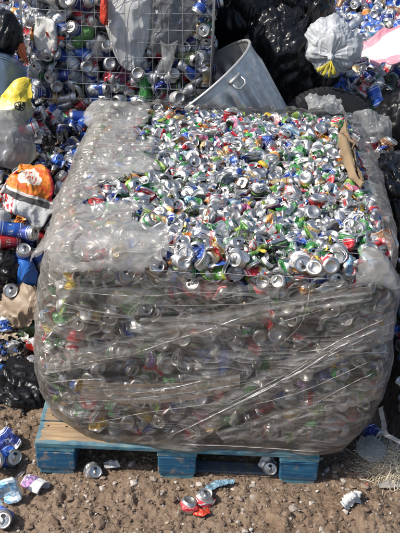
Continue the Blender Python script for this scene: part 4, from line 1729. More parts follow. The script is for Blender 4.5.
tag(sheet('plastic_scrap', quad([[(56, 39), (52, 46), (49, 54)], [(60, 41), (56, 49), (53, 57)]], 1.79), REDPL, None, 10, 20, 0.006, 14, 406, 0.004),
    'lower red plastic strip behind the wire beneath the bent one', 'plastic strip')
tag(sheet('plastic_scrap', quad([[(20, 43), (24, 43), (25, 44)], [(18, 52), (23, 52), (27, 54)], [(24, 60), (26, 62), (28, 66)]], 1.72), ORANGEPL, None, 20, 14, 0.008, 14, 407, 0.003),
    'torn orange plastic scrap at the left corner of the basket', 'plastic scrap')
tag(sheet('plastic_scrap', quad([[(101, -2), (105, -2), (108, 2)], [(100, 10), (105, 12), (108, 16)], [(100, 20), (103, 24), (108, 25)]], 1.785), REDPL, None, 20, 14, 0.01, 14, 408, 0.003, pillow=.03),
    'red and white plastic wrapper at the top of the basket beside the white bag', 'wrapper')

# ------------------------------------------------------------------ galvanised bin tipped over
GALV_m = M('galvanised_steel')
_o = GALV_m.tc()
_n = GALV_m.noise(_o, 26, 4, 0.6)
_v = GALV_m.voro(_o, 45, out='Color')
_c = GALV_m.mix(GALV_m.ramp(_n, [(0.35, 0), (0.7, 1)]), (0.66, 0.645, 0.62), (0.48, 0.47, 0.45))
GALV = GALV_m.done(GALV_m.bsdf(_c, GALV_m.ramp(_n, [(0.3, 0.38), (0.7, 0.55)]), 0.6, normal=GALV_m.bump(_n, 0.1, 0.004)))
rim_c = at(188, 88, 1.66)
n_ax = Vector(-0.33 * _fw + 0.944 * (-0.63 * RV + 0.777 * UV_)).normalized()
RR, HH = 0.352, 0.78
q = Vector((0, 0, 1)).rotation_difference(n_ax)
bin_ = empty('metal_bin', rim_c - n_ax * HH, 'galvanised ribbed steel dustbin tipped over behind the bale, mouth towards the basket', 'dustbin')
bin_.rotation_euler = q.to_euler()


def bin_wall(inner):
    m = MB()
    n = 128
    rows_ = []
    for t in np.linspace(0, 1, 26):
        a = np.arange(n) / n * 2 * PI
        r0 = (RR * (0.72 + 0.28 * t)) - (0.004 if inner else 0)
        cor = 0.013 * np.tanh(1.8 * np.sin(a * 26)) * (1 if 0.10 < t < 0.90 else 0)
        bead = 0.007 * math.exp(-((t - 0.93) / 0.012) ** 2) + 0.006 * math.exp(-((t - 0.06) / 0.012) ** 2)
        rows_.append(np.stack([(r0 + cor + bead) * np.cos(a), (r0 + cor + bead) * np.sin(a), np.full(n, HH * t)], -1))
    if inner:
        rows_ = rows_[::-1]
    return m.grid(np.array(rows_), closed_u=True)


mbb = bin_wall(False)
mi_ = bin_wall(True)
mbb.add(np.concatenate(mi_.v), mi_.f)
a = np.arange(64) / 64 * 2 * PI
mbb.add(np.stack([RR * 0.72 * np.cos(a), RR * 0.72 * np.sin(a), np.full(64, 0.012)], -1), [tuple(range(64))])
mbb.build('body', GALV, bin_, smooth=True)
mr = MB()
mr.tube(np.stack([(RR - 0.001) * np.cos(a), (RR - 0.001) * np.sin(a), np.full(64, HH)], -1), 0.0068, 8, closed=True)
mr.build('rim', GALV, bin_, smooth=True)
# drop handle facing the camera
hp = at(236, 84, 1.40)
loc_dir = (q.inverted() @ (Vector(CAM) - rim_c))
ang_h = math.atan2(loc_dir.y, loc_dir.x)
# choose the angle and height whose projection falls on the photo's handle
best = None
for aa in np.linspace(ang_h - 1.5, ang_h + 1.5, 61):
    for tt in np.linspace(0.5, 0.98, 25):
        w_ = (rim_c - n_ax * HH) + q @ Vector((RR * (0.72 + 0.28 * tt) * math.cos(aa), RR * (0.72 + 0.28 * tt) * math.sin(aa), HH * tt))
        nrm_ = q @ Vector((math.cos(aa), math.sin(aa), 0))
        if nrm_.dot(Vector(CAM) - w_) < 0:
            continue
        px, py, _ = proj(w_)
        e_ = (px - 237) ** 2 + (py - 83) ** 2
        if best is None or e_ < best[0]:
            best = (e_, aa, tt)
_, aa, tt = best
rh = RR * (0.72 + 0.28 * tt) + 0.010
er, et, ez = np.array([math.cos(aa), math.sin(aa), 0]), np.array([-math.sin(aa), math.cos(aa), 0]), np.array([0, 0, 1.0])
cen = er * rh + ez * HH * tt
hm = MB()
hm.tube([cen + et * (-0.0281) + ez * 0.0222, cen + et * (-0.0296) - ez * 0.0089 + er * .012, cen + et * (-0.0192) - ez * 0.0222 + er * .016, cen + et * 0.0192 - ez * 0.0222 + er * .016,
         cen + et * 0.0296 - ez * 0.0089 + er * .012, cen + et * 0.0281 + ez * 0.0222], 0.0042, 8)
hd = hm.build('handle', GALV, bin_, smooth=True)
hm = MB()
hm.tube([cen + et * (-0.0340) + ez * 0.0237 + er * .001, cen + et * 0.0340 + ez * 0.0237 + er * .001], 0.0085, 8)
hm.build('hinge_strap', GALV, hd, smooth=True)
# rubbish in the mouth
inn = rim_c - n_ax * 0.44
bag('black_bag', inn, (0.20, 0.19, 0.20), 511, BLACKBAG2, 'shredded black plastic scraps lying inside the tipped dustbin', 'black plastic', sub=5, amp=2.2)

# ------------------------------------------------------------------ bags behind the bale
bag('black_bag', at(250, 30, 2.48), (0.35, 0.30, 0.44), 521, BLACKBAG, 'large black bin bag standing behind the tipped dustbin', 'bin bag', 'black bin bags', sub=6, amp=0.9)
bag('black_bag', at(283, 64, 2.14), (0.24, 0.22, 0.29), 522, BLACKBAG2, 'glossy black bin bag slumped between the dustbin and the white bag', 'bin bag', 'black bin bags', sub=6, amp=0.75, tie=(0.5, -0.2, 0.9), pleats=9)
bag('black_bag', at(288, 10, 2.5), (0.22, 0.24, 0.26), 523, BLACKBAG2, 'black bin bag highest in the pile, with streaky folds', 'bin bag', 'black bin bags', sub=6, amp=0.8, tie=(-0.2, -0.3, 1), pleats=17)
bag('black_bag', at(224, 70, 2.5), (0.22, 0.2, 0.3), 524, BLACKBAG, 'black bin bag low in the shade behind the tipped dustbin', 'bin bag', 'black bin bags', sub=5)
wb = empty('white_bag', at(331, 48, 1.98), 'full white bin bag tied with a yellow drawstring on the can heap', 'bin bag')
td = Vector((Vector(CAM) - wb.location)).normalized() * 0.9 + Vector((0.02, 0, -0.28))
o = link('body', bag_mesh('body', (0.132, 0.125, 0.145), 531, WHITEBAG, tie=td, sub=6, amp=0.6, pleats=13, pleat_amp=0.035), wb)
tdn = td.normalized()
for k, (dx, dz, ln) in enumerate(((-0.035, -0.05, .06), (0.0, -0.06, .07), (-0.06, -0.03, .05), (0.025, -0.045, .045))):
    b0 = tdn * 0.212
    pts = [b0, b0 + tdn * 0.03 + Vector((dx * .4, 0, dz * .3)), b0 + tdn * 0.035 + Vector((dx, 0, dz))]
    MB().tube([cr(np.array(pts), s) for s in np.linspace(0, 1, 9)], [0.012, .012, .011, .010, .010, .010, .011, .012, .008], 8, flat=0.35).build('drawstring', YELLOWBAG, wb, smooth=True)
bag('white_bag', at(309, 14, 2.55), (0.11, 0.12, 0.17), 532, WHITEBAG, 'bluish white bin bag wedged between the black bags and the heap', 'bin bag', sub=5, amp=0.8)
# white sheet with a pink band
pk = M('pink_banded_plastic')
_uv = sep(pk, pk.tc('UV'))
_w = pk.noise(pk.tc(), 9, 3)
_d = pk.math('ADD', _uv[1], pk.math('MULTIPLY', _w, 0.10))
_pb = pk.math('MAXIMUM', pk.math('GREATER_THAN', _d, 0.80), pk.math('LESS_THAN', _d, 0.22))
PINK = pk.done(pk.bsdf(pk.mix(_pb, (0.74, 0.73, 0.70), (0.72, 0.32, 0.38)), 0.45, normal=pk.bump(_w, 0.5, 0.02)))
tag(sheet('plastic_sheet', quad([[(354, 48), (368, 40), (384, 30), (403, 24)], [(353, 52), (372, 50), (388, 38), (404, 28)], [(362, 58), (376, 58), (394, 52), (408, 48)], [(368, 64), (380, 66), (396, 62), (412, 58)]],
                                [[2.30, 2.30, 2.34, 2.40], [2.22, 2.24, 2.30, 2.36], [2.15, 2.16, 2.20, 2.24], [2.06, 2.06, 2.06, 2.06]]), PINK, None, 34, 44, 0.012, 8, 541, 0.004, fine=0.004, trim=0.02),
    'white plastic sheet with pink bands draped over the blue can heap', 'plastic sheet')

# tyre leaning behind the bale
ty = M('tyre_rubber')
_n = ty.noise(ty.tc(), 30, 3)
TYRE = ty.done(ty.bsdf((0.010, 0.010, 0.011), 0.62, 0, 0.35, ty.bump(_n, 0.3, 0.004)))
tm = MB()
nt_, nr_ = 120, 20
rows_ = []
for i in range(nt_ + 1):
    a = 2 * PI * i / nt_
    row = []
    for j in range(nr_):
        b = 2 * PI * j / nr_
        rr_ = 0.245 + 0.085 * math.copysign(abs(math.cos(b)) ** 0.7, math.cos(b))
        zz_ = 0.085 * math.copysign(abs(math.sin(b)) ** 0.7, math.sin(b))
        if math.cos(b) > 0.55:
            rr_ += 0.0025 * (1 if i % 2 else -1) * (0 if abs(zz_) < 0.012 else 1)
        row.append((rr_ * math.cos(a), rr_ * math.sin(a), zz_))
    rows_.append(row)
tm.grid(np.array(rows_), closed_u=True)
tyo = tm.build('tyre', TYRE, None)
tyo.scale = (0.80, 0.80, 0.9)
tyo.location = at(328, 142, 1.66)
tyo.rotation_euler = Vector((0.18, -0.75, 0.62)).to_track_quat('Z', 'Y').to_euler()
tag(tyo, 'old black ribbed tyre leaning behind the right rear corner of the bale', 'tyre')
tag(sheet('clear_bag', quad([[(306, 102), (318, 97), (332, 98), (340, 104)], [(306, 107), (320, 105), (332, 104), (342, 109)], [(308, 112), (320, 113), (332, 112), (340, 114)]], [[1.50, 1.52, 1.52, 1.48], [1.42, 1.40, 1.42, 1.40], [1.38, 1.36, 1.36, 1.36]]),
          CLEARBAG, None, 40, 60, 0.02, 16, 551, 0.002, pillow=0.02, fine=0.010, trim=0.02),
    'crumpled clear plastic bag stuffed between the tyre and the bale', 'plastic bag')

# ------------------------------------------------------------------ right of the bale
bag('black_bag', at(396, 205, 1.0), (0.13, 0.24, 0.20), 561, BLACKBAG, 'black bin bag pressed against the right side of the bale', 'bin bag', 'black bin bags', sub=6, amp=1.0)
bag('black_bag', at(402, 135, 1.62), (0.15, 0.12, 0.20), 562, BLACKBAG, 'black bin bag below the edge of the blue can heap', 'bin bag', 'black bin bags', sub=5, amp=1.0)
tag(sheet('clear_bag', quad([[(352, 114), (368, 112), (388, 118)], [(356, 132), (372, 134), (390, 136)], [(362, 146), (376, 150), (392, 148)]], [[1.58, 1.52, 1.52], [1.50, 1.44, 1.46], [1.46, 1.42, 1.44]]),
          GREYBAG, None, 40, 40, 0.025, 12, 563, 0.002, pillow=0.05, fine=0.010),
    'dull see-through plastic bag hanging open above the black bag', 'plastic bag')
tag(sheet('clear_bag', quad([[(356, 158), (374, 152), (400, 150)], [(366, 176), (382, 174), (401, 164)], [(378, 190), (390, 184), (404, 176)]], [[1.36, 1.36, 1.40], [1.28, 1.28, 1.34], [1.24, 1.24, 1.30]]),
          CLEARBAG, None, 40, 40, 0.02, 10, 564, 0.002, pillow=0.04, fine=0.008),
    'milky clear plastic bag lying open on the black bag right of the bale', 'plastic bag')
for k, (px, py, d) in enumerate(((372, 146, 'red'), (382, 150, 'navy'), (388, 146, 'brown'), (377, 154, 'white and red'))):
    tag(put_can('drink_can', random.choice(WHOLE[6:]), d, rand_rot(), at(px, py, 1.39)), unique(f'crumpled {d} can in the mouth of the milky clear bag'), 'drink can', 'cans in the open bag')
for k, (px, py, d, ax) in enumerate(((376, 97, 'blue', (-0.55, 0.1, 0.8)), (363, 112, 'plain silver', (0.1, -.8, .5)), (388, 100, 'silver and blue', (0.8, -.3, .2)), (352, 60, 'white', (.3, -.8, .3)))):
    if d == 'blue':
        can_with_parts('drink_can', WHOLE[1], 'blue', axis_rot((0.45, -0.45, -0.75)), at(px, py, 1.95), 'whole blue can tilted on the heap just behind the clear bag', 'loose cans on the blue can heap behind the bale')

# ------------------------------------------------------------------ left of the bale
bag('black_bag', at(2, 36, 1.74), (0.085, 0.09, 0.11), 571, BLACKBAG, 'black bin bag beside the upper left corner of the wire basket', 'bin bag', 'black bin bags', sub=5)
tb = empty('plastic_tub', at(8, 70, 1.62), 'pale blue see-through plastic tub behind the yellow bag', 'plastic tub')


def child(o, root):
    o.parent = root
    o.matrix_parent_inverse = Matrix.Translation(-root.location)
    return o


child(sheet('front_side', quad([[(-14, 54), (8, 60), (26, 72)], [(-14, 70), (6, 76), (26, 82)], [(-14, 96), (6, 100), (22, 98)]], [[1.60, 1.58, 1.62]] * 3), BLUECLEAR, None, 16, 24, 0.004, 8, 572, 0.004, fine=0.001), tb)
child(sheet('rim', quad([[(-14, 48), (8, 54), (28, 70)], [(-14, 54), (8, 60), (26, 73)]], [[1.72, 1.70, 1.66], [1.595, 1.575, 1.615]]), BLUECLEAR, None, 8, 24, 0.003, 8, 573, 0.006, fine=0.001), tb)
yb = M('yellow_emblem_plastic')
_uv = yb.tc('UV')
_s = sep(yb, _uv)
_dx = yb.math('SUBTRACT', _s[0], 0.62)
_dy = yb.math('MULTIPLY', yb.math('SUBTRACT', _s[1], 0.50), 1.25)
_r = yb.math('SQRT', yb.math('ADD', yb.math('MULTIPLY', _dx, _dx), yb.math('MULTIPLY', _dy, _dy)))
_disc = yb.math('LESS_THAN', _r, 0.105)
_nz = yb.noise(yb.mapping(_uv, (26, 22, 1)), 1.0, 1)
_ink = yb.math('MULTIPLY', _disc, yb.math('MAXIMUM', yb.math('GREATER_THAN', _r, 0.088), yb.math('GREATER_THAN', _nz, 0.48)))
_pale = yb.ramp(_s[1], [(0.40, 1.0), (0.62, 0.0)])
_cl = yb.mix(_pale, (0.66, 0.52, 0.05), (0.60, 0.56, 0.40))
YEL = yb.done(yb.bsdf(yb.mix(_ink, _cl, (0.02, 0.02, 0.02)), 0.38, normal=yb.bump(yb.noise(yb.tc(), 12, 4), 0.6, 0.02)))
tag(sheet('yellow_bag', quad([[(15, 82), (21, 79), (28, 80)], [(6, 98), (16, 99), (29, 97)], [(0, 112), (14, 114), (33, 116)], [(2, 136), (18, 140), (33, 142)]],
                             [[1.56, 1.54, 1.56], [1.50, 1.46, 1.50], [1.48, 1.43, 1.48], [1.48, 1.44, 1.48]]), YEL, None, 56, 44, 0.02, 9, 581, 0.003, pillow=0.035, fine=0.010, trim=0.02),
    'yellow plastic sack with a round black emblem beside the basket', 'plastic sack')
tag(sheet('grey_bag', quad([[(-8, 112), (3, 114), (13, 124)], [(-8, 130), (8, 130), (24, 136)], [(-8, 150), (10, 148), (30, 152)], [(-4, 166), (10, 168), (24, 170)]],
                           [[1.42, 1.38, 1.42], [1.38, 1.32, 1.38], [1.34, 1.28, 1.34], [1.32, 1.28, 1.32]]), GREYBAG, None, 48, 40, 0.025, 9, 582, 0.003, pillow=0.10, fine=0.010),
    'crumpled grey see-through bag in front of the yellow sack', 'plastic bag')
# printed sack
sk = M('printed_orange_sack')
_uv = sk.tc('UV')
_s = sep(sk, _uv)
_n = sk.noise(sk.mapping(_uv, (5, 5, 1)), 1.0, 3)
_v = sk.math('ADD', _s[1], sk.math('MULTIPLY', sk.math('SUBTRACT', _n, 0.5), 0.05))
_org = sk.ramp(sk.noise(sk.mapping(_uv, (2, 5, 1), (0, 0, .5)), 1.6, 2), [(0.35, (0.62, 0.10, 0.02)), (0.6, (0.70, 0.26, 0.03)), (0.75, (0.60, 0.05, 0.03))])
_dx = sk.math('MULTIPLY', sk.math('SUBTRACT', _s[0], 0.45), 0.85)
_dy = sk.math('MULTIPLY', sk.math('SUBTRACT', _s[1], 0.74), 1.3)
_r = sk.math('ADD', sk.math('SQRT', sk.math('ADD', sk.math('MULTIPLY', _dx, _dx), sk.math('MULTIPLY', _dy, _dy))), sk.math('MULTIPLY', sk.math('SUBTRACT', sk.noise(sk.mapping(_uv, (9, 9, 1)), 1.0, 2), 0.5), 0.16))
_cl = sk.mix(sk.math('LESS_THAN', _r, 0.20), _org, (0.74, 0.66, 0.58))
_let = sk.math('MULTIPLY', sk.math('LESS_THAN', _r, 0.15), sk.math('GREATER_THAN', sk.noise(sk.mapping(_uv, (22, 12, 1)), 1.2, 1), 0.56))
_cl = sk.mix(_let, _cl, (0.55, 0.10, 0.05))
_cl = sk.mix(sk.math('GREATER_THAN', _s[0], 0.88), _cl, (0.58, 0.04, 0.05))
_cl = sk.mix(sk.math('LESS_THAN', _v, 0.47), _cl, (0.70, 0.66, 0.60))
_cl = sk.mix(sk.math('LESS_THAN', _v, 0.43), _cl, (0.07, 0.065, 0.065))
_low = sk.mix(sk.math('MULTIPLY', sk.math('LESS_THAN', _s[0], 0.35), sk.math('GREATER_THAN', sk.noise(sk.mapping(_uv, (9, 9, 1)), 1.1, 1), 0.52)), (0.66, 0.67, 0.67), (0.52, 0.05, 0.04))
_cl = sk.mix(sk.math('LESS_THAN', _v, 0.34), _cl, _low)
SACK = sk.done(sk.bsdf(_cl, 0.42, normal=sk.bump(sk.noise(sk.tc(), 14, 4), 0.5, 0.02)))
tag(sheet('printed_sack', quad([[(22, 163), (36, 166), (50, 170)], [(12, 178), (30, 184), (53, 192)], [(4, 193), (22, 202), (50, 210)], [(5, 208), (20, 219), (40, 230)]],
                               [[1.24, 1.24, 1.22], [1.16, 1.13, 1.15], [1.10, 1.07, 1.08], [1.08, 1.05, 1.05]]), SACK, None, 56, 50, 0.014, 9, 583, 0.003, pillow=0.025, fine=0.007, trim=0.012),
    'crumpled paper sack printed orange and red with a dark stripe and white base', 'paper sack')
rw = M('red_white_wrapper')
_n = rw.noise(rw.mapping(rw.tc(), (30, 30, 30)), 1.2, 2)
RW = rw.done(rw.bsdf(rw.ramp(_n, [(0.48, (0.60, 0.04, 0.03)), (0.52, (0.74, 0.72, 0.70))]), 0.4))
tag(sheet('wrapper', quad([[(8, 178), (14, 172), (20, 168)], [(0, 192), (5, 186), (12, 180)], [(-4, 204), (2, 202), (6, 196)]], 1.16), RW, None, 20, 16, 0.01, 12, 584, 0.003, pillow=0.03),
    'red and white wrapper tucked behind the printed orange sack', 'wrapper')
tag(sheet('white_bag', quad([[(-8, 206), (2, 208), (10, 214)], [(-8, 220), (2, 222), (9, 226)], [(-6, 234), (2, 236), (8, 234)]], [[1.06, 1.02, 1.04]] * 3), WHITEBAG, None, 30, 24, 0.012, 9, 585, 0.003, pillow=0.06, fine=0.006),
    'small white plastic bag below the printed sack', 'plastic bag')
bag('black_bag', at(6, 268, 0.93), (0.075, 0.09, 0.08), 586, BLACKBAG2, 'black bin bag in the shade beneath the blue cans, left of the bale', 'bin bag', 'black bin bags', sub=5)
bag('black_bag', at(14, 396, 0.47), (0.16, 0.17, 0.11), 587, BLACKBAG, 'shiny torn black bin bag lying on the dirt beside the pallet', 'bin bag', 'black bin bags', sub=6, amp=1.5)
bag('black_bag', at(28, 428, 0.36), (0.06, 0.06, 0.035), 588, BLACKBAG, 'small flat scrap of black bin bag on the dirt near the pallet corner', 'black plastic', sub=4)
tag(sheet('blue_bag', quad([[(20, 258), (26, 258), (30, 264)], [(16, 268), (24, 272), (36, 276)], [(14, 282), (24, 284), (38, 284)]], [[0.98, 0.96, 0.98], [0.94, 0.9, 0.93], [0.93, 0.9, 0.92]]), BLUEPL, None, 28, 24, 0.012, 12, 589, 0.003, pillow=0.05, fine=0.006),
    'bright blue plastic bag squeezed against the left side of the wrap', 'plastic bag')
tag(sheet('tan_bag', quad([[(14, 290), (26, 284), (42, 292)], [(0, 306), (20, 302), (44, 306)], [(-6, 318), (14, 318), (34, 318)], [(-4, 326), (14, 332), (22, 328)]], [[0.94, 0.88, 0.86], [0.88, 0.82, 0.80], [0.86, 0.80, 0.79], [0.85, 0.80, 0.80]]),
          TANPL, None, 36, 36, 0.018, 11, 590, 0.003, pillow=0.03, fine=0.013, trim=0.03),
    'tan plastic bag with reddish stains crumpled against the left side of the wrap', 'plastic bag')
tag(sheet('green_bag', quad([[(18, 328), (30, 322), (42, 318)], [(14, 340), (28, 336), (42, 330)]], 0.80), mat_plastic('dark_green_plastic', (0.06, 0.10, 0.04), 0.35, 0.6, 14), None, 14, 26, 0.015, 12, 591, 0.003, pillow=0.03, fine=0.006),
    'dark green plastic scrap below the tan bag', 'plastic scrap')
tag(sheet('wrapper', quad([[(26, 340), (34, 337), (40, 338)], [(28, 352), (36, 350), (42, 350)]], 0.72), RW, None, 14, 16, 0.012, 14, 592, 0.003, pillow=0.02),
    'faded red wrapper at the foot of the left heap', 'wrapper')
tag(sheet('paper_scrap', quad([[(8, 344), (14, 340), (20, 342)], [(2, 356), (10, 356), (16, 354)]], 0.72), PAPER, None, 14, 16, 0.014, 14, 593, 0.003, pillow=0.02),
    'crumpled white paper at the foot of the left heap', 'paper scrap')
tag(sheet('blue_bag', quad([[(-6, 366), (2, 364), (8, 367)], [(-6, 374), (2, 372), (7, 373)]], 0.55), BLUEPL, None, 14, 16, 0.01, 14, 594, 0.003, pillow=0.02),
    'blue plastic scrap at the upper edge of the torn black bag', 'plastic scrap')

GC = 'cans lying on the dirt beside the pallet'
# cans near the left side of the bale and on the dirt
can_with_parts('drink_can', WHOLE[0], 'blue', axis_rot((0.25, -0.45, 0.9)), at(23, 256, 0.95), 'whole blue can standing upright, lid up, above the blue bag', 'loose cans in the heap left of the bale')
can_with_parts('drink_can', WHOLE[2], 'blue', axis_rot((-0.9, -0.25, 0.25)), at(10, 229, 1.0), 'whole blue can lying under the white base of the printed sack', 'loose cans in the heap left of the bale')
can_with_parts('drink_can', WHOLE[3], 'navy', axis_rot((0.85, -0.35, 0.2)), at(24, 233, 1.0), 'whole navy can lying under the printed sack nearest the wrap', 'loose cans in the heap left of the bale')
can_with_parts('drink_can', WHOLE[1], 'red', axis_rot((-0.8, -0.5, 0.1)), at(6, 241, 0.98), 'whole red can lying above the black bag left of the wrap', 'loose cans in the heap left of the bale')
can_with_parts('drink_can', WHOLE[4], 'silver and blue', axis_rot((0.2, -0.8, 0.45)), at(11, 290, 0.86), 'silver and blue can with its lid outward above the tan bag', 'loose cans in the heap left of the bale')
can_with_parts('drink_can', WHOLE[0], 'plain silver', axis_rot((0.75, -0.6, 0.1)), at(38, 366, 0.60), 'plain silver can lying by the left edge of the pallet', GC)
can_with_parts('drink_can', WHOLE[6], 'gold', axis_rot((0.5, -0.7, 0.4)), at(18, 362, 0.62), 'crumpled gold can above the torn black bag', GC)


def ground_can(px, py, v, d, ax, lift, label, spin=0.0):
    p = gnd(px, py, 0.0)
    return can_with_parts('drink_can', v, d, axis_rot(ax, spin), (p.x, p.y, gz(p.x, p.y) + lift), label, GC)


ground_can(8, 446, WHOLE[7], 'navy', (-0.6, 0.6, 0.3), 0.022, 'flattened navy can on the dirt below the torn black bag')
ground_can(12, 461, WHOLE[6], 'blue', (0.55, -0.75, 0.5), 0.030, 'crumpled blue can with its silver lid up, left of the pallet corner')
ground_can(2, 468, WHOLE[8], 'blue', (-0.3, -0.8, 0.6), 0.030, 'crumpled blue can at the edge of the photo beside the lid-up blue can')
ground_can(8, 500, WHOLE[7], 'light blue', (0.75, 0.55, 0.1), 0.024, 'flattened pale blue and silver can left of the paper cup')
ground_can(3, 522, WHOLE[8], 'blue', (0.2, -0.7, 0.7), 0.028, 'crumpled blue can nearest the camera at the lower left')
# paper cup, crushed
cup = gnd(33, 486, 0.0)
cr_ = empty('paper_cup', cup + Vector((0, 0, gz(cup.x, cup.y))), 'crushed white cup with a purple print lying on the dirt near the pallet corner', 'cup')
m = MB()
rws = []
for t in np.linspace(0, 1, 9):
    a = np.arange(28) / 28 * 2 * PI
    r_ = (0.024 + 0.012 * t) * (1 + 0.14 * np.sin(2 * a + 4 * t) + 0.06 * np.sin(5 * a))
    rws.append(np.stack([-0.035 + 0.085 * t + 0 * a, r_ * np.cos(a) * 1.0, 0.022 + 0.62 * r_ * np.sin(a)], -1))
rows2 = [np.array(x) * np.array([1, .93, .9]) + np.array([0, 0, .002]) for x in rws[::-1]]
m.grid(np.array(rws + rows2), closed_u=True)
cpm = M('printed_cup_paper')
_s = sep(cpm, cpm.tc())
_b = cpm.math('MULTIPLY', cpm.math('GREATER_THAN', _s[0], -0.032), cpm.math('LESS_THAN', _s[0], 0.008))
_nn = cpm.noise(cpm.tc(), 60, 2)
CUP = cpm.done(cpm.bsdf(cpm.mix(cpm.math('MULTIPLY', _b, cpm.math('GREATER_THAN', _nn, 0.42)), (0.72, 0.70, 0.68), cpm.ramp(_nn, [(0.45, (0.10, 0.09, 0.22)), (0.6, (0.50, 0.25, 0.48))])), 0.5))
o = m.build('body', CUP, cr_, smooth=True)
o.rotation_euler = (0, 0, R(-28))
# silver can end under the pallet edge, crushed can further in
p = gnd(93, 474, 0.0)
o = tag(put_can('drink_can', CRUSHED[0], 'plain silver', axis_rot((0.15, -0.75, 0.65)), (p.x, p.y, 0.012)), 'round silver can end poking out under the front of the pallet', 'drink can', GC)
p = gnd(108, 470, 0.0)
tag(sheet('paper_scrap', [[Vector((p.x - .02, p.y + .02, .012)), Vector((p.x + .03, p.y + .03, .014))], [Vector((p.x - .01, p.y - .012, .010)), Vector((p.x + .045, p.y + .006, .012))]], PAPER, None, 12, 16, 0.006, 20, 601, 0.002),
    'white paper scrap under the front of the pallet beside the silver can end', 'paper scrap')
p = gnd(268, 470, 0.03)
tag(put_can('drink_can', CRUSHED[3], 'white', axis_rot((0.1, -0.85, 0.35)), (p.x, p.y + .02, 0.035)), 'crushed white can lying under the pallet between the middle and right blocks', 'drink can', GC)
# the red and white flattened can with a blue wrapper
p = gnd(205, 503, 0.0)
can_with_parts('drink_can', CRUSHED[1], 'white and red', axis_rot((0.22, -0.25, 0.95)), (p.x, p.y, gz(p.x, p.y) + 0.018), 'stubby crushed can with its silver lid up in front of the pallet', GC)
p = gnd(189, 508, 0.0)
tag(put_can('drink_can', CRUSHED[2], 'red', axis_rot((-0.15, -0.2, -0.95)), (p.x, p.y, gz(p.x, p.y) + 0.014)), 'red and white crushed can showing its base in front of the pallet', 'drink can', GC)
def gp(px, py, z=0.008):
    q_ = gnd(px, py, 0.0)
    return Vector((q_.x, q_.y, gz(q_.x, q_.y) + z))


tag(sheet('wrapper', [[gp(192, 509), gp(201, 511), gp(209, 507)], [gp(193, 515), gp(203, 518), gp(208, 514)]], REDPL, None, 12, 18, 0.006, 30, 602, 0.002),
    'torn red wrapper beneath the two crushed cans in front of the pallet', 'wrapper')
tag(sheet('wrapper', [[gp(203, 495, .012), gp(214, 487, .02), gp(234, 484, .010)], [gp(206, 499, .010), gp(220, 492, .014), gp(232, 487, .006)]],
          mat_plastic('grey_blue_foil', (0.22, 0.36, 0.46), 0.3, 0.5, 30), None, 10, 24, 0.006, 30, 603, 0.002),
    'grey blue wrapper trailing from the crushed cans towards the pallet', 'wrapper')
# white tissue
tag(sheet('tissue', [[gp(341, 508, .010), gp(348, 502, .028), gp(356, 500, .02)], [gp(342, 512, .006), gp(350, 507, .034), gp(360, 503, .012)], [gp(346, 514, .004), gp(352, 509, .012), gp(359, 506, .006)]], PAPER, None, 22, 26, 0.012, 40, 604, 0.002, fine=0.007),
    'crumpled white tissue on the dirt in the shadow edge right of the pallet', 'tissue')

# straw at the right
def mat_straw():
    m = M('dry_straw')
    ge = m.n('ShaderNodeNewGeometry')
    c = m.ramp(ge.outputs['Random Per Island'], [(0, (0.45, 0.37, 0.25)), (0.5, (0.64, 0.56, 0.42)), (1, (0.78, 0.72, 0.6))])
    return m.done(m.bsdf(c, 0.7))


st = MB()
sc0 = gnd(388, 466, 0.0)
for k in range(2600):
    bx, by = sc0.x + random.gauss(0.015, 0.045), sc0.y + random.gauss(0, 0.040)
    a = random.gauss(2.2, 1.2)
    L = random.uniform(0.02, 0.075) * (1.7 if random.random() < .06 else 1)
    pile = 0.055 * math.exp(-((bx - sc0.x - .015) ** 2 + (by - sc0.y) ** 2) / 0.0032)
    z0 = gz(bx, by) + random.uniform(0.0, 1.0) * pile
    e = (bx + L * math.cos(a), by + L * math.sin(a))
    st.tube([(bx, by, z0), ((bx + e[0]) / 2 + random.gauss(0, .008), (by + e[1]) / 2 + random.gauss(0, .008), z0 + random.uniform(0, .012)), (e[0], e[1], max(z0 + random.uniform(-.02, .012), gz(*e) + .002))], random.uniform(.0006, .0014), 3)
tag(st.build('straw_clump', mat_straw(), None), 'clump of dry pale straw on the dirt at the right of the pallet', 'straw')
# loose film tail hanging at the right lower corner
tail = [at(378, 408, 0.06), at(381, 424, 0.05), at(384, 436, 0.03), at(396, 442, 0.02), at(408, 448, 0.02)]
tw = [p + Vector((0.016, 0.01, 0.004)) for p in tail]
tag(sheet('film_tail', [tail, tw], CLEARBAG, None, 6, 40, 0.006, 26, 611, 0.0015, fine=0.003), 'loose twisted tail of clear film hanging from the right lower corner of the wrap', 'film tail')
bag('clear_bag', at(372, 448, 0.14), (0.05, 0.06, 0.022), 612, CLEARBAG, 'dusty clear plastic bag in the shade under the overhanging right side', 'plastic bag', sub=5, amp=1.3)
p = gnd(374, 440, 0.04)
tag(put_can('drink_can', WHOLE[6], 'navy', rand_rot(), (p.x, p.y + .02, 0.05)), 'crumpled navy can in the shade behind the straw', 'drink can', GC)
tag(sheet('cardboard_scrap', [[gp(378, 484, .006), gp(390, 481, .010), gp(402, 480, .008)], [gp(379, 487, .004), gp(391, 487, .008), gp(403, 486, .006)]], mat_plastic('weathered_grey_board', (0.33, 0.31, 0.28), 0.8, 0.3, 30), None, 8, 20, 0.003, 20, 613, 0.003),
    'weathered grey scrap of board on the dirt in front of the straw', 'scrap')

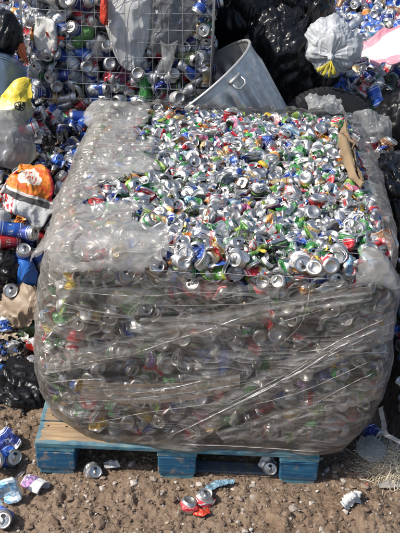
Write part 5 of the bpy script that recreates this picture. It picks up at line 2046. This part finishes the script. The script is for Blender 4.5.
# crumpled scraps between the cans of the left heap: nobody could count them
SV, SF, sn = [], [], 0
for k in range(900):
    x, y = random.uniform(-0.75, 0.0), random.uniform(0.5, 1.65)
    hz_ = float(heap_h(np.array([x]), np.array([y]))[0])
    z = max(hz_, gz(x, y)) + random.uniform(0.0, 0.035)
    s_ = random.uniform(0.008, 0.038)
    rot = rand_rot()
    g5 = np.stack(np.meshgrid(np.linspace(-1, 1, 5), np.linspace(-1, 1, 5)), -1).reshape(-1, 2)
    v = np.concatenate([g5 * np.array([1.2, .8]), RNG.normal(0, .28, (25, 1))], 1) * s_
    v[:, :2] += RNG.normal(0, .12 * s_, (25, 2))
    SV.append(v @ rot.T + np.array([x, y, z]))
    for a in range(4):
        for b in range(4):
            SF.append((sn + a * 5 + b, sn + a * 5 + b + 1, sn + a * 5 + b + 6, sn + a * 5 + b + 5))
    sn += 25
sm_ = M('mixed_scraps')
_ge = sm_.n('ShaderNodeNewGeometry')
SCR = sm_.done(sm_.bsdf(sm_.ramp(_ge.outputs['Random Per Island'], [(0, (0.03, 0.03, 0.03)), (.25, (0.10, 0.075, 0.055)), (.42, (0.34, 0.27, 0.19)), (.55, (0.5, 0.48, 0.45)), (.68, (0.06, 0.12, 0.34)), (.76, (0.38, 0.06, 0.05)), (.83, (0.2, 0.2, 0.2)), (.92, (0.62, 0.60, 0.56))], 'CONSTANT'), 0.45))
tag(link('rubbish', mesh_np('rubbish', np.concatenate(SV), SF, (SCR,), smooth=False)), 'crumpled scraps of paper, film and foil between the cans of the left heap', 'rubbish', kind='stuff')

# small bits of litter: nobody could count them
LV, LF, ln = [], [], 0
for k in range(700):
    x, y = random.uniform(-0.45, 1.6), random.uniform(-0.5, 0.9)
    if 0.0 < x < 1.0 and y > 0.0:
        continue
    if random.random() > (1.0 if (x < 0.0 and y > 0.2) else 0.40):
        continue
    s = random.uniform(0.003, 0.010) * (1.6 if y > 0.3 else 1)
    n = Vector((random.gauss(0, .5), random.gauss(0, .5), 1)).normalized()
    t1 = n.orthogonal().normalized()
    t2 = n.cross(t1)
    c0 = Vector((x, y, gz(x, y) + 0.006))
    a = random.uniform(0, 6.28)
    vs = [c0 + (t1 * math.cos(a + b) * random.uniform(.6, 1.3) + t2 * math.sin(a + b) * random.uniform(.5, 1.1)) * s + n * random.uniform(-.2, .3) * s for b in (0, 1.3, 2.6, 3.9, 5.1)]
    c1 = c0 + n * s * .25
    LV += [tuple(v) for v in vs] + [tuple(c1)]
    LF += [(ln + i_, ln + (i_ + 1) % 5, ln + 5) for i_ in range(5)]
    ln += 6
lm = M('litter_bits')
_ge = lm.n('ShaderNodeNewGeometry')
LIT = lm.done(lm.bsdf(lm.ramp(_ge.outputs['Random Per Island'], [(0, (0.55, 0.53, 0.5)), (.35, (0.62, 0.6, 0.58)), (.5, (0.34, 0.26, 0.18)), (.65, (0.10, 0.16, 0.36)), (.75, (0.45, 0.08, 0.06)), (.85, (0.3, 0.3, 0.3)), (1, (0.6, 0.55, 0.4))], 'CONSTANT'), 0.5))
tag(link('litter', mesh_np('litter', LV, LF, (LIT,), smooth=False)), 'tiny scraps of paper, foil and plastic scattered on the dirt', 'litter', kind='stuff')
bpy.context.view_layer.update()
